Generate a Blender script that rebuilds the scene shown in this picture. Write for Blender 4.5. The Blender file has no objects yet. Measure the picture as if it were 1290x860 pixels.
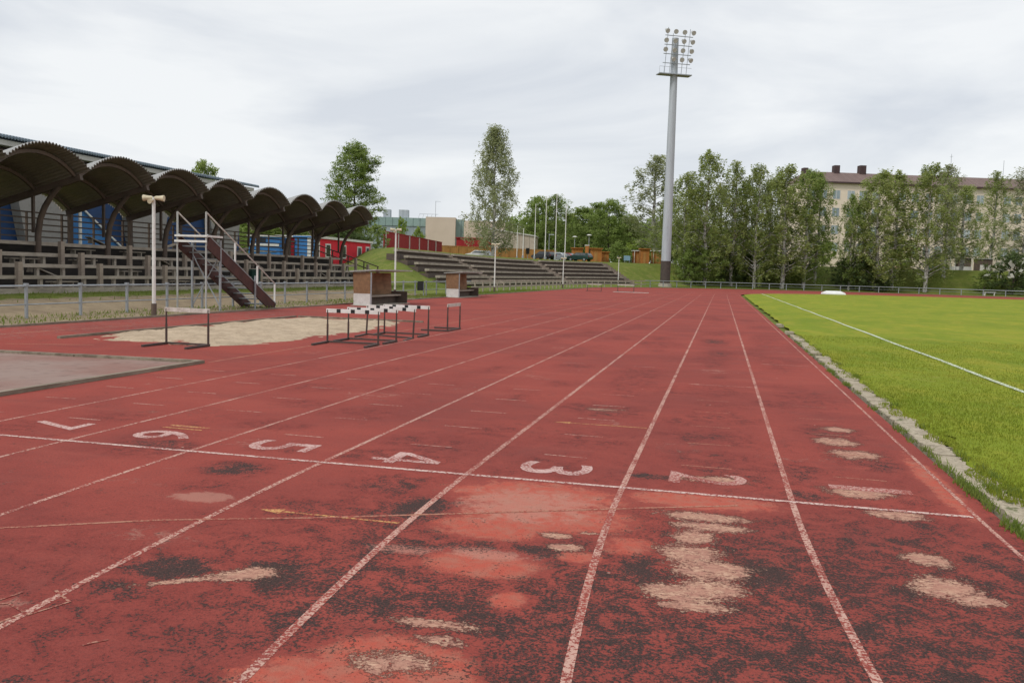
import bpy, math, random
import numpy as np
R = math.radians
rng = np.random.default_rng(7); random.seed(7)
S = bpy.context.scene
COL = S.collection

# ------------------------------------------------------------------ camera
F_PX, PITCH, YAW, ROLL, CH, CX = 1107.758, 0.0779915, 0.2313003, 0.0294932, 1.58199, -1.78738
cyw, syw = math.cos(YAW), math.sin(YAW)
FW = np.array([-syw*math.cos(PITCH), cyw*math.cos(PITCH), -math.sin(PITCH)])
RT0 = np.array([cyw, syw, 0.0]); UP0 = np.cross(RT0, FW)
RT = RT0*math.cos(ROLL) + UP0*math.sin(ROLL)
UP = -RT0*math.sin(ROLL) + UP0*math.cos(ROLL)
ORG = np.array([CX, 0.0, CH])
from mathutils import Matrix, Vector
cd = bpy.data.cameras.new('camera'); cam = bpy.data.objects.new('camera', cd); COL.objects.link(cam)
cd.sensor_width = 36; cd.lens = F_PX/1290*36; cd.clip_start = .05; cd.clip_end = 3000
m = Matrix.Identity(4)
for i in range(3):
    m[i][0] = RT[i]; m[i][1] = UP[i]; m[i][2] = -FW[i]; m[i][3] = ORG[i]
cam.matrix_world = m
S.camera = cam

def hor(px): return 351.18 + (px-909.1)*0.02950
def W(px, py, D):
    """world point at depth D metres that stands on that line of sight"""
    return ORG + D*(FW + (px-645)/F_PX*RT - (py-430)/F_PX*UP)
def G(px, D):
    q = W(px, hor(px), D); return float(q[0]), float(q[1])
def ZH(px, py, D):
    """height at which something upright at depth D reaches that line of sight"""
    x, y = G(px, D); b = np.array([x, y, 0.0])-ORG; k = 430-py
    return float((k*b.dot(FW)-F_PX*b.dot(UP))/(F_PX*UP[2]-k*FW[2]))

# ------------------------------------------------------------------ helpers
class MB:
    def __init__(s): s.v = []; s.f = []; s.m = []
    def add(s, vs, fs, mi=0):
        o = len(s.v); s.v += [tuple(map(float, q)) for q in vs]
        s.f += [tuple(o+i for i in f) for f in fs]; s.m += [mi]*len(fs); return s
    def box(s, c, d, rz=0, mi=0, ax=None):
        x, y, z = d[0]/2, d[1]/2, d[2]/2
        vs = [(-x,-y,-z),(x,-y,-z),(x,y,-z),(-x,y,-z),(-x,-y,z),(x,-y,z),(x,y,z),(-x,y,z)]
        if ax is not None:
            M = ax; vs = [tuple(M @ Vector(q) + Vector(c)) for q in vs]
        else:
            ca, sa = math.cos(rz), math.sin(rz)
            vs = [(c[0]+q[0]*ca-q[1]*sa, c[1]+q[0]*sa+q[1]*ca, c[2]+q[2]) for q in vs]
        return s.add(vs, [(0,3,2,1),(4,5,6,7),(0,1,5,4),(1,2,6,5),(2,3,7,6),(3,0,4,7)], mi)
    def bbox(s, a, b, mi=0):
        return s.box([(a[i]+b[i])/2 for i in range(3)], [abs(b[i]-a[i]) for i in range(3)], 0, mi)
    def bar(s, a, b, w, h=None, mi=0):
        """rectangular bar from a to b, w sideways, h upward"""
        h = h or w; a = Vector(a); b = Vector(b); d = b-a; L = d.length; d.normalize()
        sd = d.cross(Vector((0,0,1)))
        if sd.length < 1e-4: sd = Vector((1,0,0))
        sd.normalize(); up = sd.cross(d)
        M = Matrix((sd, d, up)).transposed()
        return s.box((a+b)/2, (w, L, h), ax=M, mi=mi)
    def tube(s, pts, rad, n=8, cap=True, mi=0):
        pts = [Vector(q) for q in pts]; k = len(pts)
        if not hasattr(rad, '__len__'): rad = [rad]*k
        vs = []; ref = None
        for i, q in enumerate(pts):
            d = (pts[min(i+1,k-1)]-pts[max(i-1,0)]).normalized()
            if ref is None:
                ref = d.cross(Vector((0,0,1)))
                if ref.length < 1e-3: ref = Vector((1,0,0))
            ref = (ref - d*ref.dot(d)).normalized(); b = d.cross(ref)
            for j in range(n):
                a = 2*math.pi*j/n; vs.append(q+(ref*math.cos(a)+b*math.sin(a))*rad[i])
        fs = [(i*n+j, i*n+(j+1)%n, (i+1)*n+(j+1)%n, (i+1)*n+j) for i in range(k-1) for j in range(n)]
        if cap:      # caps keep vertices of their own so the side shading stays clean
            m0 = len(vs); vs += vs[:n]+vs[(k-1)*n:k*n]
            fs += [tuple(m0+j for j in range(n-1,-1,-1)), tuple(m0+n+j for j in range(n))]
        return s.add(vs, fs, mi)
    def prism(s, poly, h0, h1, mi=0):
        """horizontal polygon (ccw) between heights"""
        n = len(poly)
        vs = [(x,y,h0) for x,y in poly]+[(x,y,h1) for x,y in poly]
        fs = [tuple(range(n-1,-1,-1)), tuple(range(n,2*n))]+[(i,(i+1)%n,n+(i+1)%n,n+i) for i in range(n)]
        return s.add(vs, fs, mi)
    def build(s, name, mat, parent=None, smooth=False, loc=None):
        me = bpy.data.meshes.new(name); me.from_pydata(s.v, [], s.f)
        for q in (mat if isinstance(mat, (list,tuple)) else [mat]): me.materials.append(q)
        if any(s.m): me.polygons.foreach_set('material_index', s.m)
        if smooth: me.polygons.foreach_set('use_smooth', [len(f) <= 4 for f in s.f])
        me.update()
        o = bpy.data.objects.new(name, me); COL.objects.link(o)
        if parent is not None: o.parent = parent
        if loc is not None: o.location = loc
        return o

def np_mesh(name, V, Fq, mat, parent=None, attrs=None, smooth=False):
    me = bpy.data.meshes.new(name)
    n = len(V); k = Fq.shape[1]; me.vertices.add(n); me.vertices.foreach_set('co', np.asarray(V, np.float32).ravel())
    me.loops.add(Fq.size); me.loops.foreach_set('vertex_index', Fq.astype(np.int32).ravel())
    me.polygons.add(len(Fq)); me.polygons.foreach_set('loop_start', np.arange(0, Fq.size, k, dtype=np.int32))
    me.polygons.foreach_set('loop_total', np.full(len(Fq), k, np.int32))
    if smooth: me.polygons.foreach_set('use_smooth', np.ones(len(Fq), bool))
    for q in (mat if isinstance(mat, (list,tuple)) else [mat]): me.materials.append(q)
    me.update(calc_edges=True); me.validate()
    for an, val in (attrs or {}).items():
        a = me.attributes.new(an, 'FLOAT', 'POINT'); a.data.foreach_set('value', np.asarray(val, np.float32))
    o = bpy.data.objects.new(name, me); COL.objects.link(o)
    if parent is not None: o.parent = parent
    return o
def grid_faces(nr, nc):
    i = np.arange(nr-1)[:,None]*nc + np.arange(nc-1)[None,:]
    return np.stack([i, i+1, i+nc+1, i+nc], -1).reshape(-1,4)

def tag(o, label=None, cat=None, group=None, kind=None):
    if label: o['label'] = label
    if cat: o['category'] = cat
    if group: o['group'] = group
    if kind: o['kind'] = kind
    return o
def thing(name, label, cat, loc=(0,0,0), rz=0, group=None, scale=None):
    o = bpy.data.objects.new(name, None); COL.objects.link(o); o.empty_display_size = .2
    o.location = loc; o.rotation_euler = (0,0,rz)
    if scale: o.scale = scale if hasattr(scale,'__len__') else (scale,)*3
    return tag(o, label, cat, group)
def dup(o, parent=None):
    c = o.copy(); COL.objects.link(c)
    if parent is not None: c.parent = parent
    for ch in list(o.children): dup(ch, c)
    return c
def place(o, loc, rz=0, label=None, group=None):
    o.location = loc; o.rotation_euler = (0,0,rz)
    if label: o['label'] = label
    if group: o['group'] = group
    return o
def ss(a, b, x):
    t = np.clip((np.asarray(x, float)-a)/(b-a), 0, 1); return t*t*(3-2*t)

# ------------------------------------------------------------------ materials
class NT:
    def __init__(s, name):
        s.mat = bpy.data.materials.new(name); s.mat.use_nodes = True
        s.t = s.mat.node_tree; s.b = s.t.nodes['Principled BSDF']; s._c = None
    def n(s, ty, **kw):
        q = s.t.nodes.new(ty)
        for k, v in kw.items(): setattr(q, k, v)
        return q
    def l(s, a, b): s.t.links.new(a, b)
    def co(s, kind='Object'):
        if kind == 'World':
            g = s.n('ShaderNodeNewGeometry'); return g.outputs['Position']
        return s.n('ShaderNodeTexCoord').outputs[kind]
    def noise(s, vec, scale, detail=4, rough=.55, dist=0, stretch=None):
        if stretch:
            mp = s.n('ShaderNodeMapping'); mp.inputs['Scale'].default_value = stretch; s.l(vec, mp.inputs[0]); vec = mp.outputs[0]
        q = s.n('ShaderNodeTexNoise'); q.inputs['Scale'].default_value = scale; q.inputs['Detail'].default_value = detail
        q.inputs['Roughness'].default_value = rough; q.inputs['Distortion'].default_value = dist
        s.l(vec, q.inputs['Vector']); return q.outputs['Fac']
    def math(s, op, a, b=None, clamp=False):
        q = s.n('ShaderNodeMath', operation=op, use_clamp=clamp)
        for i, x in enumerate((a, b)):
            if x is None: continue
            if isinstance(x, (int,float)): q.inputs[i].default_value = x
            else: s.l(x, q.inputs[i])
        return q.outputs[0]
    def step(s, x, a, b):
        q = s.n('ShaderNodeMapRange', interpolation_type='SMOOTHSTEP')
        s.l(x, q.inputs[0])
        for i, v in ((1,a),(2,b)):
            if isinstance(v,(int,float)): q.inputs[i].default_value = v
            else: s.l(v, q.inputs[i])
        return q.outputs[0]
    def mix(s, f, a, b):
        q = s.n('ShaderNodeMix', data_type='RGBA')
        for i, x in ((0,f),(6,a),(7,b)):
            if isinstance(x,(int,float)): q.inputs[i].default_value = x
            elif isinstance(x,(tuple,list)): q.inputs[i].default_value = (*x[:3],1)
            else: s.l(x, q.inputs[i])
        return q.outputs[2]
    def attr(s, nm):
        q = s.n('ShaderNodeAttribute', attribute_name=nm); return q.outputs['Fac']
    def out(s, col, rough=.8, bump=None, bstr=.3, bdist=.02, spec=.3, metal=0):
        if isinstance(col, (tuple,list)): s.b.inputs['Base Color'].default_value = (*col[:3],1)
        else: s.l(col, s.b.inputs['Base Color'])
        if isinstance(rough,(int,float)): s.b.inputs['Roughness'].default_value = rough
        else: s.l(rough, s.b.inputs['Roughness'])
        s.b.inputs['Specular IOR Level'].default_value = spec; s.b.inputs['Metallic'].default_value = metal
        if bump is not None:
            q = s.n('ShaderNodeBump'); q.inputs['Strength'].default_value = bstr; q.inputs['Distance'].default_value = bdist
            s.l(bump, q.inputs['Height']); s.l(q.outputs[0], s.b.inputs['Normal'])
        return s.mat

def simple(name, a, b=None, scale=3, rough=.7, spec=.3, metal=0, stretch=None, bstr=.15, dirt=.25, kind='Object'):
    """painted or weathered surface: two tones mottled by noise plus fine grain"""
    t = NT(name); v = t.co(kind)
    b = b or tuple(x*.7 for x in a)
    n1 = t.noise(v, scale, 5, .6, .3, stretch); n2 = t.noise(v, scale*9, 3, .6, 0, stretch)
    c = t.mix(t.step(n1, .35, .7), a, b)
    c = t.mix(t.math('MULTIPLY', t.step(n2, .5, .75), dirt), c, tuple(x*.45 for x in b))
    return t.out(c, rough, n2, bstr, .01, spec, metal)

def track_base(t, v):
    big = t.noise(v, .35, 4, .6, .6); mid = t.noise(v, 1.7, 5, .65, .5); fine = t.noise(v, 55, 3, .7)
    streak = t.noise(v, 1.0, 4, .6, .4, (.5, 2.2, 1))
    c = t.mix(t.step(big, .35, .68), (.320,.068,.052), (.245,.056,.046))
    c = t.mix(t.math('MULTIPLY', t.step(mid, .5, .78), .45), c, (.190,.062,.054))
    c = t.mix(t.math('MULTIPLY', t.step(streak, .5, .74), .35), c, (.37,.092,.068))
    c = t.mix(t.math('MULTIPLY', t.step(fine, .46, .72), .55), c, (.115,.042,.039))
    return c, fine

def m_track():
    t = NT('track_rubber'); v = t.co('World')
    c, fine = track_base(t, v)
    warp = t.noise(v, 6, 6, .72, .8); gran = t.noise(v, 52, 3, .78, .3); gran2 = t.noise(v, 90, 2, .7)
    # bleached and fresh patches
    pale = t.attr('pale'); fresh = t.attr('fresh'); dark = t.attr('dark'); bare = t.attr('bare'); grey = t.attr('grey')
    wv = t.math('MULTIPLY', t.math('SUBTRACT', t.math('ADD', t.math('MULTIPLY', warp, .75), t.math('MULTIPLY', t.noise(v, 17, 4, .7, .6), .25)), .5), 2.1)
    c = t.mix(t.math('MULTIPLY', t.math('MULTIPLY', t.step(dark, .06, .5), .80), t.step(t.math('ADD', t.math('MULTIPLY', warp, .6), t.math('MULTIPLY', gran, .4)), .40, .60)), c, (.180,.036,.031))
    f = t.step(t.math('ADD', t.math('ADD', fresh, wv), t.math('MULTIPLY', t.math('SUBTRACT', gran, .5), .9)), .38, .70)
    fr = t.mix(t.step(t.noise(v, 9, 4, .7, .3), .35, .7), (.50,.105,.070), (.43,.165,.115)); fr = t.mix(t.math('MULTIPLY', t.step(gran, .52, .68), .4), fr, (.25,.085,.065))
    c = t.mix(t.math('MULTIPLY', f, .74), c, fr)
    f = t.math('MULTIPLY', t.step(t.math('ADD', pale, wv), .4, .75), .5)
    c = t.mix(f, c, (.46,.24,.185))
    # dark worn specks: grains torn out show the black base mat
    dv = t.math('ADD', t.math('MULTIPLY', t.math('SUBTRACT', gran, .5), 2.0), t.math('MULTIPLY', t.math('SUBTRACT', warp, .5), 1.7))
    f = t.step(t.math('ADD', dark, dv), .56, .78)
    dk = t.mix(t.step(gran2, .45, .62), (.030,.030,.028), (.085,.052,.047))
    c = t.mix(t.math('MULTIPLY', f, .92), c, dk)
    # grey bleached asphalt where the coating has gone
    f = t.math('MULTIPLY', t.step(t.math('ADD', grey, t.math('MULTIPLY', wv, .9)), .4, .75), .85)
    c = t.mix(f, c, t.mix(t.step(t.noise(v, 14, 4, .7), .4, .65), (.27,.22,.195), (.20,.155,.14)))
    # bare patches of buff chippings
    bv = t.math('ADD', t.math('MULTIPLY', wv, 1.05), t.math('MULTIPLY', t.math('SUBTRACT', gran, .5), 1.7))
    bb = t.math('ADD', bare, bv)
    c = t.mix(t.math('MULTIPLY', t.step(bb, .26, .46), .75), c, (.055,.036,.032))
    f = t.step(bb, .42, .66); f_bare = f
    cg = t.noise(v, 30, 4, .8, .9, (.75,1.35,1)); cg2 = t.noise(v, 11, 3, .6, .4)
    ch = t.mix(t.step(cg, .44, .58), (.56,.345,.245), (.33,.15,.11)); ch = t.mix(t.math('MULTIPLY', t.step(cg, .55, .62), .9), ch, (.10,.055,.046)); ch = t.mix(t.math('MULTIPLY', t.step(cg2, .46, .58), .65), ch, (.40,.19,.145))
    ch = t.mix(t.math('MULTIPLY', t.step(t.noise(v, 7, 3, .6), .45, .65), .6), ch, (.47,.24,.175))
    c = t.mix(f, c, ch)
    # fallen pale specks
    sp = t.n('ShaderNodeTexVoronoi'); sp.inputs['Scale'].default_value = 3.1; t.l(v, sp.inputs['Vector'])
    f = t.math('MULTIPLY', t.math('LESS_THAN', sp.outputs['Distance'], .035), t.step(t.noise(v, .9, 2, .5), .5, .62))
    c = t.mix(t.math('MULTIPLY', f, .8), c, (.6,.45,.36))
    h = t.math('SUBTRACT', t.math('ADD', t.math('MULTIPLY', gran, .6), t.math('MULTIPLY', gran2, .5)), t.math('MULTIPLY', t.step(bb, .34, .50), .8))
    h = t.math('ADD', h, t.math('MULTIPLY', t.math('MULTIPLY', cg, f_bare), 1.2))
    return t.out(c, .92, h, .6, .014, .10)

def m_paint(name, col, wear=.5, scale=45):
    t = NT(name); v = t.co('World')
    c, fine = track_base(t, v)
    g1 = t.noise(v, scale, 3, .75, .2); g2 = t.noise(v, 2.3, 4, .65, .4)
    x = t.math('ADD', t.math('MULTIPLY', g1, .85), t.math('MULTIPLY', g2, .32))
    sp = t.n('ShaderNodeSeparateXYZ'); t.l(v, sp.inputs[0]); far = t.step(sp.outputs[1], 14, 75)
    lo = .740-.215*wear
    f = t.step(x, lo, lo+.075)
    f = t.math('MAXIMUM', f, t.math('MULTIPLY', far, .55))
    grime = t.mix(t.math('MULTIPLY', t.step(g2, .45, .7), .35), col, tuple(q*.6 for q in col))
    c = t.mix(f, grime, c)
    return t.out(c, .9, g1, .3, .008, .12)

def m_turf(name, a, b, yel, sc=1.0):
    t = NT(name); v = t.co('World')
    n1 = t.noise(v, .22*sc, 6, .68, .6); n2 = t.noise(v, .9*sc, 5, .7, .5, (1.0,.45,1)); n3 = t.noise(v, 28*sc, 4, .75); n4 = t.noise(v, 5*sc, 4, .7, .2)
    c = t.mix(t.step(n1, .35, .65), a, b)
    c = t.mix(t.math('MULTIPLY', t.step(n2, .42, .7), .7), c, yel)
    c = t.mix(t.math('MULTIPLY', t.step(n4, .48, .72), .4), c, tuple(q*.6 for q in b))
    c = t.mix(t.math('MULTIPLY', t.step(t.noise(v, 1.7*sc, 5, .75, .8), .54, .70), .45), c, (.31,.275,.075))
    c = t.mix(t.math('MULTIPLY', t.step(t.noise(v, .55*sc, 4, .65, .5), .5, .68), .35), c, (.12,.20,.012))
    c = t.mix(t.math('MULTIPLY', t.step(n3, .45, .75), .5), c, tuple(q*.45 for q in b))
    return t.out(c, .95, t.math('ADD', n3, n4), .6, .03, .1)

def m_terrain():
    t = NT('bank_grass_and_earth'); v = t.co('World')
    n1 = t.noise(v, .16, 5, .65, .5); n2 = t.noise(v, 1.1, 5, .7, .4); n3 = t.noise(v, 9, 4, .75)
    g = t.mix(t.step(n1, .35, .68), (.150,.180,.034), (.095,.130,.024))
    g = t.mix(t.math('MULTIPLY', t.step(n2, .45, .72), .6), g, (.25,.225,.075))
    g = t.mix(t.math('MULTIPLY', t.step(n3, .45, .7), .55), g, (.045,.068,.016))
    e = t.mix(t.step(n2, .35, .7), (.30,.235,.155), (.215,.165,.11))
    e = t.mix(t.math('MULTIPLY', t.step(n3, .5, .7), .5), e, (.13,.105,.065))
    f = t.step(t.math('ADD', t.attr('earth'), t.math('MULTIPLY', t.math('SUBTRACT', t.math('ADD', n2, t.math('MULTIPLY', n3, .5)), .75), 1.3)), .38, .62)
    return t.out(t.mix(f, g, e), .95, n3, .6, .05, .1)

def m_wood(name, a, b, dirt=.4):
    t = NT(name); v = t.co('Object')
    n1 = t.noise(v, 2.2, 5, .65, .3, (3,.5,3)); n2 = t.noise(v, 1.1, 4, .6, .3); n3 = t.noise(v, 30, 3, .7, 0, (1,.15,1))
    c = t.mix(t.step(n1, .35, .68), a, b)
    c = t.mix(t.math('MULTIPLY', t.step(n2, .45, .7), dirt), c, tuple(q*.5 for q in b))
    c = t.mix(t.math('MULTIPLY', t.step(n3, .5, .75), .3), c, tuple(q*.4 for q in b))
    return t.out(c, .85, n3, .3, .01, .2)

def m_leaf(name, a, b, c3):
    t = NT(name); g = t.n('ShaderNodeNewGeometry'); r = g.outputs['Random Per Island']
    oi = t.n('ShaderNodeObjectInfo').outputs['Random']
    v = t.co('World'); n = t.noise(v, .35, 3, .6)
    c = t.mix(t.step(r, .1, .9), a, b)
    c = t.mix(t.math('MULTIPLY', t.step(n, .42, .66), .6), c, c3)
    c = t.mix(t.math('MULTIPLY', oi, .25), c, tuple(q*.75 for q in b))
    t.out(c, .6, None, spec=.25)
    tr = t.n('ShaderNodeBsdfTranslucent'); t.l(c, tr.inputs['Color'])
    mx = t.n('ShaderNodeMixShader'); mx.inputs[0].default_value = .5
    t.l(t.b.outputs[0], mx.inputs[1]); t.l(tr.outputs[0], mx.inputs[2])
    t.l(mx.outputs[0], t.t.nodes['Material Output'].inputs['Surface'])
    return t.mat

def m_bark(name, a, b, sc=1.0):
    t = NT(name); v = t.co('Object')
    n = t.noise(v, 1.3*sc, 5, .7, .4, (1.5,1.5,1.2)); n2 = t.noise(v, 9*sc, 3, .7, 0, (1,1,3))
    c = t.mix(t.step(n, .45, .62), a, b); c = t.mix(t.math('MULTIPLY', t.step(n2, .52, .66), .7), c, b)
    return t.out(c, .9, n2, .4, .03, .15)

def m_planks(name, a, b, pitch=.15, axis=0):
    """boarded surface: vertical or horizontal board joints, grain"""
    t = NT(name); v = t.co('Object'); sp = t.n('ShaderNodeSeparateXYZ'); t.l(v, sp.inputs[0])
    u = t.math('DIVIDE', sp.outputs[axis], pitch); fr = t.math('FRACT', u)
    wn = t.n('ShaderNodeTexWhiteNoise', noise_dimensions='1D'); t.l(t.math('FLOOR', u), wn.inputs['W'])
    n = t.noise(v, 1.5, 5, .65, .3); n2 = t.noise(v, 14, 3, .7)
    c = t.mix(wn.outputs[0], a, b); c = t.mix(t.math('MULTIPLY', t.step(n, .45, .7), .4), c, tuple(q*.6 for q in b))
    c = t.mix(t.math('MULTIPLY', t.step(n2, .5, .75), .25), c, tuple(q*.5 for q in b))
    j = t.math('LESS_THAN', fr, .07)
    c = t.mix(t.math('MULTIPLY', j, .75), c, tuple(q*.2 for q in b))
    return t.out(c, .8, t.math('SUBTRACT', 1.0, j), .5, .01, .25)

def m_glass(name, a=(.12,.15,.17), b=(.3,.36,.4)):
    t = NT(name); v = t.co('World'); n = t.math('ADD', t.math('MULTIPLY', t.noise(v, .35, 3, .6), .5), t.math('MULTIPLY', t.n('ShaderNodeObjectInfo').outputs['Random'], .5))
    return t.out(t.mix(t.step(n, .35, .65), a, b), .08, None, spec=.8)

def m_kerb():
    t = NT('old_kerb_concrete'); v = t.co('World')
    n1 = t.noise(v, 4.5, 5, .7, .5); n2 = t.noise(v, 22, 4, .75); n3 = t.noise(v, 2.0, 4, .65, .8)
    c = t.mix(t.step(n1, .35, .66), (.45,.385,.29), (.34,.285,.21))
    c = t.mix(t.math('MULTIPLY', t.step(n2, .48, .68), .6), c, (.13,.11,.085))
    c = t.mix(t.math('MULTIPLY', t.step(t.math('ADD', n3, t.math('MULTIPLY', n2, .35)), .74, .84), .8), c, (.085,.105,.03))
    return t.out(c, .95, n2, .6, .02, .15)

MT = dict(
 track=m_track(),
 line=m_paint('lane_line_paint', (.52,.32,.26), .92), finish=m_paint('finish_line_paint', (.62,.46,.41), .80),
 digit=m_paint('lane_number_paint', (.55,.37,.335), .74), digitworn=m_paint('worn_number_paint', (.50,.30,.26), .95), yellow=m_paint('yellow_mark_paint', (.55,.31,.12), .86), faint=m_paint('faint_mark_paint', (.40,.19,.13), .84),
 chalk=m_paint('scratch_chalk', (.42,.22,.16), .92),
 turf=m_turf('pitch_turf', (.245,.285,.026), (.175,.235,.020), (.360,.320,.040)),
 terrain=m_terrain(),
 kerb=m_kerb(), slab=simple('weathered_concrete', (.42,.375,.31), (.30,.265,.215), 7, .9, .2, dirt=.5),
 sand=simple('pit_sand', (.49,.385,.275), (.37,.285,.20), 2.6, .95, .1, dirt=.45, bstr=.9),
 asphalt=simple('worn_asphalt', (.285,.205,.175), (.25,.135,.11), .55, .9, .2, dirt=.4),
 timber=m_wood('grey_timber', (.42,.365,.30), (.31,.265,.215)),
 edging=m_wood('timber_edging', (.30,.25,.19), (.17,.135,.10)),
 post=m_wood('weathered_post_timber', (.36,.295,.24), (.25,.20,.16)),
 shadetimber=m_wood('floor_timber_gap_shade', (.040,.033,.028), (.025,.021,.019)),  # tier floors and risers coloured near black to stand for shade in the gaps
 brown=simple('brown_steel', (.125,.090,.068), (.090,.066,.052), 2, .55, .35),
 roofunder=simple('brown_sheet_lit_underside', (.64,.54,.465), (.56,.475,.41), 1.5, .6, .3),  # sheet brown lightened to stand for daylight bounced up under the vaults
 rooftop=simple('pale_sheet_top', (.45,.45,.44), (.35,.35,.34), .8, .5, .4),
 galv=simple('galvanised_steel', (.36,.38,.40), (.27,.29,.31), 5, .45, .5, .35),
 mastgrey=simple('mast_galvanised', (.50,.53,.565), (.41,.435,.47), 1.2, .85, .12, .3, stretch=(2,2,.15)),
 mastbrown=simple('mast_brown_sleeve', (.085,.065,.055), (.06,.047,.042), 2, .7),
 whitep=simple('white_paint', (.74,.73,.70), (.62,.60,.56), 4, .5, .4, dirt=.2),
 oldwhite=simple('worn_white_paint', (.62,.58,.53), (.40,.35,.30), 9, .7, .3, dirt=.6),
 cream=simple('cream_plastic', (.62,.54,.38), (.50,.43,.30), 6, .5),
 black=simple('black_paint', (.02,.02,.021), (.014,.014,.015), 5, .5),
 hurdleleg=simple('dark_hurdle_steel', (.055,.043,.038), (.085,.05,.04), 14, .55, .4),
 stair=simple('oxide_red_steel', (.085,.032,.026), (.055,.022,.019), 3, .6),
 ply=m_wood('brown_plywood', (.27,.155,.085), (.20,.115,.065)),
 dugwhite=simple('dugout_white_panel', (.66,.65,.62), (.54,.52,.48), 2.5, .6, dirt=.35),
 duggrey=simple('dugout_roof_sheet', (.42,.42,.40), (.33,.33,.31), 2, .6),
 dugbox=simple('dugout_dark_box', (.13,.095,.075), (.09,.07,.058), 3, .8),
 redboard=m_planks('red_boarding', (.74,.035,.055), (.66,.03,.05), .16, 1),
 darkred=m_planks('dark_red_boarding', (.36,.028,.030), (.29,.022,.026), .18, 0),
 trim=simple('white_trim', (.70,.68,.63), (.6,.57,.53), 4, .6, dirt=.2),
 tan=m_planks('tan_boarding', (.46,.235,.075), (.38,.19,.06), .16, 0),
 orange=m_planks('orange_boarding', (.47,.19,.05), (.39,.155,.042), .16, 0),
 beige=simple('beige_render', (.60,.49,.40), (.55,.445,.36), .25, .85, .2, dirt=.1),
 beigegroove=m_planks('beige_ribbed_cladding', (.46,.39,.32), (.43,.36,.295), 1.1, 0),
 teal=m_planks('teal_glazed_cladding', (.27,.36,.345), (.23,.315,.305), 1.5, 0),
 cream_wall=simple('cream_render', (.80,.68,.55), (.75,.635,.51), .2, .85, .2, dirt=.1),
 mauve=m_planks('mauve_roof_sheet', (.205,.145,.130), (.175,.122,.11), .6, 0),
 chimney=simple('chimney_sheet', (.075,.045,.043), (.055,.035,.034), 1, .7),
 glass=m_glass('window_glass', (.20,.25,.27), (.42,.48,.50)), darkglass=m_glass('dark_glass', (.03,.035,.04), (.09,.10,.11)),
 hallgrey=simple('grey_hall_panel', (.30,.285,.27), (.25,.235,.225), .6, .8),
 hallblue=simple('blue_hall_wall', (.022,.060,.165), (.018,.048,.13), .7, .6),
 lightblue=simple('light_blue_panel', (.05,.20,.48), (.04,.165,.40), .8, .6),
 hallroof=simple('blue_grey_sheet', (.17,.22,.27), (.13,.17,.21), 1, .5, .4),
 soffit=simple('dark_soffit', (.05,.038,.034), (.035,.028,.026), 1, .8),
 fascia=simple('pale_fascia', (.56,.54,.51), (.47,.455,.43), 1, .7),
 redp=simple('red_paint', (.50,.03,.045), (.42,.025,.038), 3, .5),
 leaf=m_leaf('birch_leaf', (.36,.415,.135), (.255,.32,.09), (.42,.455,.175)),
 leafgrey=m_leaf('silver_birch_leaf', (.38,.405,.21), (.28,.315,.15), (.44,.455,.26)),
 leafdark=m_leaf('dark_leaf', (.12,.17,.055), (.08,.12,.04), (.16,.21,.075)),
 leaflight=m_leaf('bright_leaf', (.31,.40,.07), (.22,.31,.05), (.37,.45,.11)),
 leafmid=m_leaf('green_leaf', (.29,.375,.10), (.205,.285,.07), (.35,.42,.13)),
 blossom=m_leaf('white_blossom', (.62,.62,.55), (.5,.52,.42), (.6,.6,.5)),
 birchbark=m_bark('birch_bark', (.56,.54,.50), (.10,.09,.08)), bark=m_bark('brown_bark', (.13,.105,.085), (.06,.05,.04)),
 blade=m_leaf('grass_blade', (.275,.310,.034), (.185,.240,.022), (.36,.34,.055)),
 weed=m_leaf('weed_blade', (.22,.29,.05), (.15,.215,.035), (.30,.29,.10)),
 rubber=simple('tyre_rubber', (.02,.02,.02), None, 5, .8), lens=simple('floodlight_lens', (.62,.62,.60), (.40,.40,.39), 3, .4, .4),
 carblack=simple('black_car_paint', (.018,.019,.022), None, 2, .25, .6), carsilver=simple('silver_car_paint', (.42,.44,.47), (.38,.40,.43), 2, .3, .6, .3),
 carred=simple('red_car_paint', (.40,.02,.03), None, 2, .3, .6), cargreen=simple('dark_green_car_paint', (.012,.045,.038), None, 2, .3, .6),
 carwhite=simple('white_car_paint', (.72,.73,.74), (.66,.67,.68), 2, .3, .6), redlamp=simple('tail_lamp', (.45,.02,.02), None, 5, .3),
 signblue=simple('blue_sign_face', (.25,.40,.52), (.22,.35,.46), 2, .5), bluetarp=simple('blue_tarpaulin', (.04,.26,.48), (.03,.2,.38), 1, .6),
 greenp=simple('dark_green_plastic', (.012,.05,.04), None, 3, .5), pinkp=simple('pink_red_sign', (.55,.07,.11), (.48,.06,.09), 3, .5),
 mat=simple('white_mat_cover', (.78,.78,.76), (.70,.70,.68), 1.5, .6, dirt=.1),
)

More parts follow.
